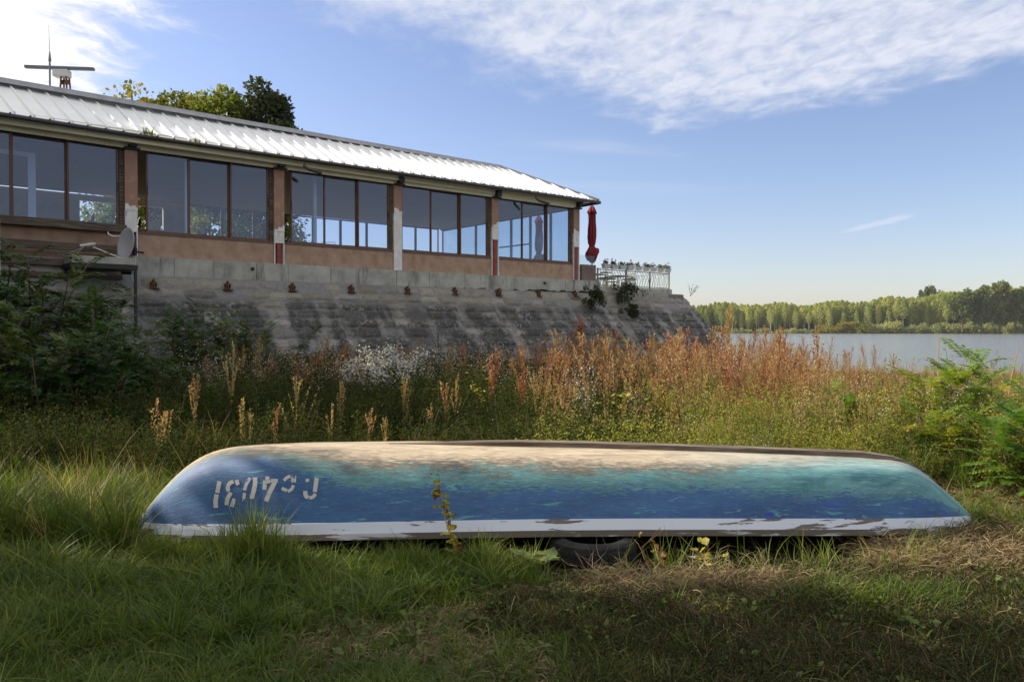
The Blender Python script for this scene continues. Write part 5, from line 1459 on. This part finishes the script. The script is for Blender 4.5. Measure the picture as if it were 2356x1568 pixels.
# white aster bushes
for (u, v, Y, s_, l_) in ((880, 790, 12.6, 1.0, 'large white flowering aster bush in front of the stone wall'), (620, 850, 13.0, .9, 'greyer white aster bush in the shade left of the large one'), (2095, 1030, 8.4, .5, 'low bright white aster cluster above the right end of the boat'), (1340, 850, 9.2, .6, 'narrow white aster plant at the edge of the red weeds'), (1620, 900, 10.5, .55, 'white aster plant in the middle of the sunlit weeds'), (1680, 790, 14.5, .6, 'white aster spray beside the foot of the embankment corner')):
    tip_ = at_depth(u, v, Y); gzv = gz(tip_.x, tip_.y); H = tip_.z - gzv
    big_ = i == 0 or Y == 12.6
    mb = leafy_weed(1.0, 60 if Y == 12.6 else 12, .04, .007, 26, 0, 1, .7 if Y == 12.6 else .22, 2, 60 if Y == 12.6 else 20, .012 if Y == 12.6 else .010)
    o = mb.build('aster_bush', [MT['stalk'], MT['weedleaf'], MT['aster']]); o.location = (tip_.x, tip_.y, gzv); o.scale = (H if Y > 12 else H * .7,)*2 + (H,)
    tag(o, l_, 'flowers', 'white aster plants')
# compound leaved shrubs
def shrub_set(n, **k):
    out = []
    for i in range(n):
        st, lf = compound_shrub(**k); out.append((st, lf))
    return out
loc_m = [(st.mesh('stems', MT['bark'], True), lf.mesh('leaves', [MT['locust'], MT['locust']])) for st, lf in shrub_set(4, h=2.4, stems=13, fronds=44, L=.46, pairs=10, ll=.085, lw=.021, droop=.55, open_=.85, low=.04)]
lsh = [(-20, 560, 12.2, 'tall locust shrub at the left edge, top reaching the timber deck'), (95, 585, 12.6, 'locust shrub below the timber deck'), (205, 640, 12.0, 'locust shrub left of the steel platform post'), (300, 700, 11.4, 'locust shrub whose fronds hang before the corner of the stone wall'),
       (40, 700, 10.2, 'lower locust shrub in front at the left edge'), (210, 740, 9.8, 'locust shrub with a bright sunlit top frond'), (130, 760, 9.4, 'dense dark locust shrub in the left middle'), (330, 790, 11.2, 'small locust shrub between the big shrubs and the asters'), (-90, 640, 10.4, 'locust shrub cut by the left edge of the picture')]
for i, (u, v, Y, l_) in enumerate(lsh):
    tip_ = at_depth(u, v, Y); gzv = gz(tip_.x, tip_.y); H = tip_.z - gzv
    st, lf = loc_m[i % 4]; s_ = H / 2.35
    plant('locust_shrub', (('stems', st), ('leaves', lf)), (tip_.x, tip_.y, gzv - .05), i * 1.3, (max(s_, .75),)*2 + (s_,), l_, 'shrub', 'locust shrubs on the left')
# saplings in front of the stone wall
ail_m = [(st.mesh('stems', MT['bark'], True), lf.mesh('leaves', [MT['ailanthus'], MT['ailanthus']])) for st, lf in shrub_set(3, h=1.4, stems=8, fronds=18, L=.62, pairs=14, ll=.11, lw=.021, droop=.35, open_=.8, low=.15)]
for i, (u, v, Y, k, l_) in enumerate(((425, 695, 15.2, 0, 'dark leafy sapling in front of the stone wall, left one of the pair'), (478, 712, 15.4, 0, 'dark leafy sapling in front of the stone wall, right one of the pair'), (590, 712, 16, 0, 'small sapling at the wall right of the pair'),
     (2235, 792, 8.6, 1, 'large bright green feathery sapling above the right end of the boat'), (2150, 930, 8.0, 1, 'lower feathery sapling at the right end of the boat'), (1940, 855, 9.8, 1, 'green feathery sapling standing in the dry grass behind the boat'), (2385, 890, 6.9, 1, 'dark feathery sapling cut by the right edge'))):
    tip_ = at_depth(u, v, Y); gzv = gz(tip_.x, tip_.y); H = tip_.z - gzv; st, lf = ail_m[i % 3]
    if not k: st, lf = loc_m[i % 4]; s_ = H/2.35; sx = s_ * .8
    else: s_ = H/1.5; sx = .85 if i == 3 else .65
    plant('leafy_sapling', (('stems', st), ('leaves', lf)), (tip_.x, tip_.y, gzv - .03), i * 2.1, (sx, sx, s_), l_, 'sapling')
# thin willow whip bush against the river
tip_ = at_depth(2240, 782, 12.5)
st = MB(); lf = MB()
for k in range(9):
    P = stem_pts(rng.normal(0, .3, 3)*(1, 1, 0), unit((rng.normal(.1, .25), rng.normal(0, .2), 1)), rng.uniform(1.0, 1.5), rng.normal(0, .2), 6); st.tube(P, list(np.linspace(.008, .002, 7)), 4)
    for _ in range(46):
        f = rng.uniform(1.5, 5.99); i_ = int(f); q = P[i_] + (P[i_+1]-P[i_])*(f-i_); d = rdir(-.2, .9); lf.leaf(q + d*rng.uniform(0, .1), d, unit(np.cross(d, rdir())), .05, .011)
t_ = thing('willow_bush', 'thin small leaved willow bush against the river on the right', 'shrub', (tip_.x, tip_.y, gz(tip_.x, tip_.y)))
st.build('stems', MT['bark'], t_); lf.build('leaves', MT['willow'], t_)
# bare sticks at the right edge
for (u, v, Y, lean, l_) in ((2340, 795, 11, .12, 'pale bent reed stick at the right edge against the water'), (2160, 770, 14, .01, 'thin pale stick against the water right of the middle'), (2085, 830, 13.5, 0, 'short pale stick against the water')):
    p = at_depth(u, v, Y); g_ = gz(p.x, p.y); mb = MB(); H = p.z - g_
    mb.tube([(-lean*1.5, 0, 0), (-lean*.8, 0, H*.6), (0, 0, H*.93), (lean*.4, 0, H)], [.012, .01, .007, .004], 5); o = mb.build('bare_stick', MT['tanweed']); o.location = (p.x, p.y, g_); tag(o, l_, 'stick')
# plants rooted in the embankment
for (u, v, Y, r_, l_) in ((1443, 668, 30.2, .42, 'dark bush hanging over the embankment below the railing'), (1368, 684, 28.8, .30, 'smaller dark bush on the embankment at the end of the plinth'), (1456, 715, 29.3, .2, 'trailing tuft on the slope below the dark bush'), (747, 688, 23.2, .1, 'tiny plant on the stone slope below the third bay')):
    p = at_depth(u, v, Y); mb = MB()
    for k in range(22): leaf_cloud(mb, rng.normal(0, r_*.62, 3) * (1, .5, 1.0), r_*.34, 60, .07)
    for k in range(14): mb.ribbon(stem_pts(np.array((0, .1, -.1)), unit(rdir(-.2, 1)), r_*1.6, .2, 3), [.006, .005, .003, .002], (1, 0, 0))
    o = mb.build('wall_bush', MT['darkleaf']); o.location = p; tag(o, l_, 'bush')
p = at_depth(1588, 655, 33.4); mb = MB()
for k in range(5):
    P = stem_pts(np.zeros(3), unit((rng.normal(.4, .4), 0, 1)), .55, .2, 4); mb.ribbon(P, [.006, .005, .004, .003, .002], (1, 0, 0))
    for _ in range(14): f = rng.uniform(1, 3.99); i_ = int(f); d = rdir(); mb.leaf(P[i_] + (P[i_+1]-P[i_])*(f-i_), d, unit(np.cross(d, rdir())), .05, .015)
o = mb.build('wall_sprig', MT['darkleaf']); o.location = (p.x, p.y, 2.95); tag(o, 'sparse twiggy sprig on the outer corner of the embankment', 'sprig')

# broad leaf builder for the plants before the boat
def broad_leaf(L, Wd, curl=.15, n=6):
    mb = MB(); V = []
    for i in range(n + 1):
        f = i/n; w = Wd * math.sin(math.pi * min(f*1.05 + .04, 1)) ** .7
        for j in (-1, -.5, 0, .5, 1):
            V.append((j*w*(1 + .12*math.sin(f*9 + j)), f*L, curl * L * (math.sin(f*2.2) * .6 + abs(j)*.5 - f*f) + .01*math.sin(f*12 + j*4)))
    mb.add(V, [(i*5+j, i*5+j+1, i*5+j+6, i*5+j+5) for i in range(n) for j in range(4)]); return mb
bl_y = broad_leaf(.09, .04).mesh('broad_leaf', MT['yellowleaf'], True); bl_b = broad_leaf(.08, .035, .35).mesh('broad_leaf_brown', MT['brownleaf'], True); bl_g = broad_leaf(.15, .07).mesh('broad_leaf_green', leafmat('pale_green_leaf', [(.16, .22, .08), (.24, .30, .12)], .3), True)
# yellowing weed standing against the hull
p0 = Vector(((1052-1178)/1832*5.12, 5.12, 0))
t_ = thing('yellowing_weed', 'yellow and brown leafed weed standing against the middle of the blue hull', 'weed', (p0.x, p0.y, gz(p0.x, p0.y)))
top_ = at_depth(1010, 1095, p0.y); 
mb = MB(); st_pts = [(0, 0, 0), (-.01, .0, .15), (-.05, 0, .28), (-.09, 0, .40), (top_.x - p0.x, 0, top_.z)]
mb.tube(st_pts, [.006, .005, .004, .003, .002], 5); mb.build('stem', MT['yellowleaf'], t_)
sp_ = np.array(st_pts)
for k in range(24):
    f = rng.uniform(.8, 3.9); i_ = int(f); q = sp_[i_] + (sp_[min(i_+1, 4)] - sp_[i_])*(f-i_)
    o = link('leaf', bl_b if rng.random() < .35 else bl_y, t_, q, (rng.uniform(-1.2, .6), rng.uniform(-.6, .6), rng.uniform(0, 6.28)), rng.uniform(.55, 1.0))
o = link('leaf', bl_g, t_, sp_[4], (.3, 0, 2.2), .45)
# burdock leaves left of the tyre
p0 = ground_at(1235, 1325)
t_ = thing('burdock', 'burdock with large pale green leaves left of the tyre', 'plant', (p0.x, p0.y, 0))
for k, (a_, s_) in enumerate(((2.3, 1.2), (.9, 1.1), (-.6, .9), (3.2, 1.0), (-1.4, .8))):
    link('leaf', bl_g, t_, (.05*math.cos(a_), .05*math.sin(a_), .05 + .02*k), (R(25), 0, a_ - 1.57), s_)
# small yellow leafed weeds between and behind
for i, (u, v, Y, l_) in enumerate(((1622, 1228, None, 'low weed with a bright yellow leaf right of the tyre'), (1502, 1232, None, 'withered orange brown weed hanging at the white boat edge'), (1200, 1000, 7.5, 'yellow leafed vine just behind the keel, left one'), (1285, 1000, 7.5, 'yellow leafed vine just behind the keel, right one'), (1440, 905, 9, 'yellow leafed weed among the sunlit stalks'), (2090, 975, 7.9, 'yellow leafed vine near the white asters on the right'), (1390, 1345, None, 'small fresh green leafed weed before the tyre'))):
    p = Vector(((u-1178)/1832*5.08, 5.08, 0)) if Y is None and i != 6 else (ground_at(u, v) if i == 6 else at_depth(u, v, Y)); g_ = gz(p.x, p.y); H = (.24 if Y is None else p.z - g_)
    if i == 1: H = .30
    if i == 6: H = .1
    t_ = thing('leafy_weed', l_, 'weed', (p.x, p.y, g_))
    mb = MB()
    for k in range(4 if Y else 2): mb.tube([(0, 0, 0), (rng.normal(0, .05), rng.normal(0, .05), H*.5), (rng.normal(0, .12), rng.normal(0, .1), H)], [.004, .003, .002], 4)
    mb.build('stem', MT['stalk'], t_)
    for k in range(16 if Y else 8):
        link('leaf', bl_b if i == 1 else (bl_g if i == 6 else bl_y), t_, (rng.normal(0, .13 if Y else .05), rng.normal(0, .06), H * rng.uniform(.75 if Y else .3, 1.0)), (rng.uniform(-1.2, .6), rng.uniform(-.6, .6), rng.uniform(0, 6.28)), rng.uniform(.4, .8) * (.6 if i == 6 else 1))
# scraps of litter
for (u, v, l_) in ((1962/1.0, 1300, None),): pass
for (u, v, l_) in ((1598, 1308, 'small white litter scrap in the straw right of the tyre'), (1100, 1345, 'crumpled white litter scrap in the grass left of the tyre')):
    p = ground_at(u, v); mb = MB(); V_ = [(rng.normal(0, .02), rng.normal(0, .02), abs(rng.normal(0, .012)) + .01) for _ in range(8)]
    bm = bmesh.new(); [bm.verts.new(q) for q in V_]; bmesh.ops.convex_hull(bm, input=bm.verts); me = bpy.data.meshes.new('litter_scrap'); bm.to_mesh(me); bm.free(); me.materials.append(MT['pvc'])
    o = link('litter_scrap', me, None, (p.x, p.y, gz(p.x, p.y) + .03)); tag(o, l_, 'litter')

# ------------------------------------------------------------------ TREES
rng = np.random.default_rng(5)
def put_tree(name, h, r, loc, label, leafm, n=26, nl=260, leaf=.16, trunk=.22, base=.3, clump=.33, sq=1.0, group=None, limbs=9):
    tr, cr = tree_meshes(h, r, n, nl, leaf, trunk, base, sq, limbs, clump)
    t_ = thing(name, label, 'tree', loc, 0, group); tr.build('trunk', MT['bark'], t_, smooth=True); cr.build('crown', leafm, t_); return t_
for (u, v, Y, r, mt_, l_) in ((352, 212, 36, 2.6, 'maple', 'low left tree of the yellow green group behind the roof'), (415, 194, 37, 3.0, 'maple', 'tallest yellow green tree behind the roof'), (475, 200, 38, 2.7, 'maple', 'yellow tinged tree between the green and the dark crown behind the roof'),
                             (532, 184, 36, 2.0, 'weedleaf', 'green conical tree behind the roof'), (590, 196, 35, 1.9, 'darkleaf', 'dark tree at the right end of the group behind the roof')):
    p = at_depth(u, v, Y); h = p.z - 2.9 - .35 + (.55 if u > 560 else (.1 if u > 500 else .15))
    put_tree('broadleaf_tree', h, r, (p.x, p.y, 2.9), l_, MT[mt_], n=46, nl=330, leaf=.21, base=.30, clump=.36)
# vine and trees seen through the back windows
for i, (x, y) in enumerate(((3.0, 13), (6.2, 12.5), (9.0, 13.5))):
    p = F(x, y, 2.9)
    put_tree('garden_tree', 4.3, 1.9, p, ['garden tree behind the building seen through the second bay', 'garden tree behind the building seen through the third bay', 'garden tree behind the building seen at the left of the fourth bay'][i], MT['weedleaf'], n=26, nl=170, leaf=.16, base=.12, trunk=.12)
rng = np.random.default_rng(11)
# trees left of the picture that shade the foreground and the belt below the embankment
for i, (x, y, h, r, bs) in enumerate(((-9.5, 5.0, 7.6, 2.1, .10), (-13.0, 5.9, 13.0, 2.6, .08), (-10.0, 1.9, 10.2, 3.3, .06), (-15, 1.5, 11, 3.8, .1), (-9.0, -1.6, 8, 3.0, .1),
                                  (-13.2, 13.2, 9.0, 1.9, .05), (-12.6, 14.4, 8.6, 1.7, .05), (-19.8, 20.6, 15.5, 2.7, .4))):
    put_tree('shade_tree', h, r, (x, y, 0), ['small leafy tree left of the picture beside the lit grass strip', 'taller tree standing behind the small one left of the picture', 'broad tree left of the lawn, level with the photographer', 'tallest broad tree far left of the lawn', 'tree left of and behind the photographer', 'tree before the left wing of the restaurant, outside the picture', 'narrow tree close to the restaurant front, outside the picture', 'tall tree at the far left wing of the restaurant'][i], MT['darkleaf'], n=36, nl=(130, 330, 330)[i] if i < 3 else 260, leaf=.36, base=bs, clump=.42, group='trees left of the picture')

# ------------------------------------------------------------------ FAR SHORE
def poplar(h, r, n, leaf, base, mtl):
    cr = MB(); 
    for _ in range(n):
        z = base + (1 - base) * rng.random() ** .85; f = (z - base) / (1 - base)
        rr = r * (math.sin(math.pi * min(f * .92 + .10, 1)) ** .6) * rng.uniform(.3, 1.1); a = rng.uniform(0, 6.283)
        q = np.array((math.cos(a)*rr, math.sin(a)*rr, z*h)); d = unit(rdir(-.3, 1)); sd = unit(np.cross(d, rdir())); s = leaf * rng.uniform(.5, 1.3)
        cr.leaf(q, d, sd, s, s*.4, 0, s*.1)
    tr = MB(); tr.tube([(0, 0, 0), (rng.normal(0, .2), 0, h*.5), (rng.normal(0, .4), 0, h*.93)], [.42, .28, .08], 6)
    for k in range(5):
        z = h * rng.uniform(.3, .7); a = rng.uniform(0, 6.28); tr.tube([(0, 0, z), (math.cos(a)*r*.6, math.sin(a)*r*.6, z + h*.12)], [.12, .04], 4)
    return tr.mesh('trunk', MT['palebark']), cr.mesh('crown', mtl)
pop = [poplar(26, rng.uniform(2.4, 3.8), 1000, 1.05, b_, MT['poplar']) for b_ in (.14, .22, .34, .42, .2, .3)]
def treeheight(u): return np.interp(u, [1500, 1700, 1850, 2000, 2150, 2250, 2356, 2600], [25, 25, 24.5, 28, 32, 38, 40, 42])
i = 0
for u in np.arange(1575, 2380, 9.5):
    for row_ in (0,):
        uu = u + rng.normal(0, 3); Y = 0
        x = (uu - 1178)/1832 * 750; x = (uu - 1178)/1832 * (shore(x) + 20); y = shore(x) + rng.uniform(14, 30)
        tr, cr = pop[rng.integers(0, 6)]; h = treeheight(uu) * rng.uniform(.60, .95) / 26
        plant('poplar_tree', (('trunk', tr), ('crown', cr)), (x, y, -.9), rng.uniform(0, 6.28), (h*.95, h*.95, h), 'pale green poplar with a slim light trunk in the far shore wood', 'tree', 'poplars of the far shore wood')
        i += 1
# mass of the wood behind
P, Rr, Sc, Ix = [], [], [], []
psrc = [bpy.data.objects.new('wood_tree_%d' % k, cr) for k, (tr, cr) in enumerate(pop)]
for _ in range(1500):
    uu = rng.uniform(1440, 2560); x0_ = (uu - 1178)/1832 * 750; y = shore(x0_) + rng.uniform(28, 150) ; x = (uu-1178)/1832*y
    h = treeheight(uu) * rng.uniform(.82, 1.05) / 26 * (1 + .0008*(y-750)) * (1 + .05*math.sin(uu*.05))
    P.append((x, y, -.5)); Rr.append((0, 0, rng.uniform(0, 6.28))); Sc.append((h*1.15, h*1.15, h)); Ix.append(rng.integers(0, 6))
scatter('far_wood', psrc, P, Rr, Sc, Ix, 'dense pale green wood along the far shore of the river')
usrc = []
for k in range(3):
    mb = MB()
    for q in range(8): leaf_cloud(mb, (rng.normal(0, 4), rng.normal(0, 2), rng.uniform(1.5, 6.5)), 3.2, 60, 1.6)
    usrc.append(src(mb, 'understorey_%d' % k, MT['farwood']))
P, Rr, Sc, Ix = [], [], [], []
for _ in range(520):
    uu = rng.uniform(1440, 2560); y = shore((uu-1178)/1832*750) + rng.uniform(55, 150); k = rng.uniform(.8, 1.5)
    P.append(((uu-1178)/1832*y, y, -1)); Rr.append((0, 0, rng.uniform(0, 6.28))); Sc.append((k, k, k)); Ix.append(rng.integers(0, 3))
scatter('wood_understorey', usrc, P, Rr, Sc, Ix, 'dark undergrowth between the trunks of the far wood')
# far wood left of the embankment, hidden mostly; same mass continues
# big dark trees on the right
dk_m = []
for k in range(3):
    tr, cr = tree_meshes(40, 13, 30, 120, 2.6, .9, .12, 1, 6, .34); dk_m.append((tr.mesh('trunk', MT['bark']), cr.mesh('crown', MT['farwood'])))
for i, (u, v) in enumerate(((1780, 664), (1860, 662), (2215, 657), (2258, 650), (2300, 648), (2335, 655), (2372, 650), (2410, 655))):
    Y = 640 if u > 2000 else 700
    p = at_depth(u, v, Y); h = (p.z + 1)
    if u < 2000: continue
    tr, cr = dk_m[i % 3]; plant('dark_tree', (('trunk', tr), ('crown', cr)), (p.x, Y, -1), i*1.7, (h/41*.8, h/41*.8, h/41), ['leftmost big dark tree above the poplars, touching the lighter ridge trees', 'second big dark tree from the left on the far right shore', 'highest big dark tree at the right end of the far shore', 'big dark tree right of the highest one on the far shore', 'big dark far shore tree cut by the right edge', 'outermost big dark far shore tree beyond the right edge'][i-2], 'tree', 'large dark trees on the far shore')
for i, (u, v) in enumerate(((2148, 662), (2175, 658), (2190, 664))):
    p = at_depth(u, v, 760); h = p.z + 1; tr, cr = dk_m[i % 3]
    plant('round_tree', (('trunk', tr), ('crown', cr)), (p.x, 790, -1), i*1.2, (h/40*.6, h/40*.6, h/40*1.02), ['round treetop on the far ridge, leftmost of three', 'round treetop on the far ridge, middle of three', 'round treetop on the far ridge beside the dark trees'][i], 'tree', 'round trees on the far ridge line')
# shore bushes
bush_m = []
for k in range(4):
    mb = MB()
    for q in range(9): leaf_cloud(mb, (rng.normal(0, 2.6), rng.normal(0, 2), rng.uniform(1.2, 4.2)), 2.0, 70, .95)
    bush_m.append(mb)
bw = [b_.mesh('willow_bush', MT['willow']) for b_ in bush_m]; by = [b_.mesh('yellow_bush', MT['maple']) for b_ in bush_m]
ORD = 'leftmost|second|third|fourth|fifth|sixth|seventh|eighth|ninth|tenth|eleventh|twelfth|thirteenth|fourteenth|fifteenth|sixteenth|seventeenth|eighteenth|nineteenth|twentieth|twenty first|twenty second|twenty third|twenty fourth|twenty fifth|twenty sixth|twenty seventh|twenty eighth'.split('|')
nb_ = {}
u = 1690
while u < 2380:
    x = (u - 1178)/1832 * 740; y = shore(x) + rng.uniform(3, 9); x = (u-1178)/1832*y
    big_ = u > 1880
    s_ = rng.uniform(1.0, 1.9) if big_ else rng.uniform(.5, .9)
    yel = 1885 < u < 1990
    o = link('shore_bush', (by if yel else bw)[rng.integers(0, 4)], None, (x, y, -2.2), (0, 0, rng.uniform(0, 6.28)), (s_*1.1, s_, s_))
    kd = 'yellow' if yel else ('willow' if big_ else 'low'); q_ = nb_.get(kd, 0); nb_[kd] = q_ + 1
    pos = ORD[q_] + ('' if q_ == 0 else ' from the left')
    tag(o, {'yellow': 'yellow bush at the far waterline, ', 'willow': 'round grey green willow bush at the far waterline, ', 'low': 'low green bush on the open far shore, '}[kd] + pos, 'bush', {'yellow': 'yellow bushes on the far shore', 'willow': 'willow bushes on the far shore', 'low': 'low bushes on the far shore'}[kd])
    u += rng.uniform(12, 24)

# thin air over the river: the far wood pales a little
m = bpy.data.materials.new('haze'); m.use_nodes = True; t = m.node_tree; t.nodes.clear(); o_ = t.nodes.new('ShaderNodeOutputMaterial'); v_ = t.nodes.new('ShaderNodeVolumePrincipled')
v_.inputs['Color'].default_value = (.9, .94, 1, 1); v_.inputs['Density'].default_value = .00006; t.links.new(v_.outputs[0], o_.inputs['Volume'])
mb = MB(); mb.box(-2200, 3200, -300, 1600, -8, 70); tag(mb.build('haze', m), 'thin haze over the river', kind='stuff')
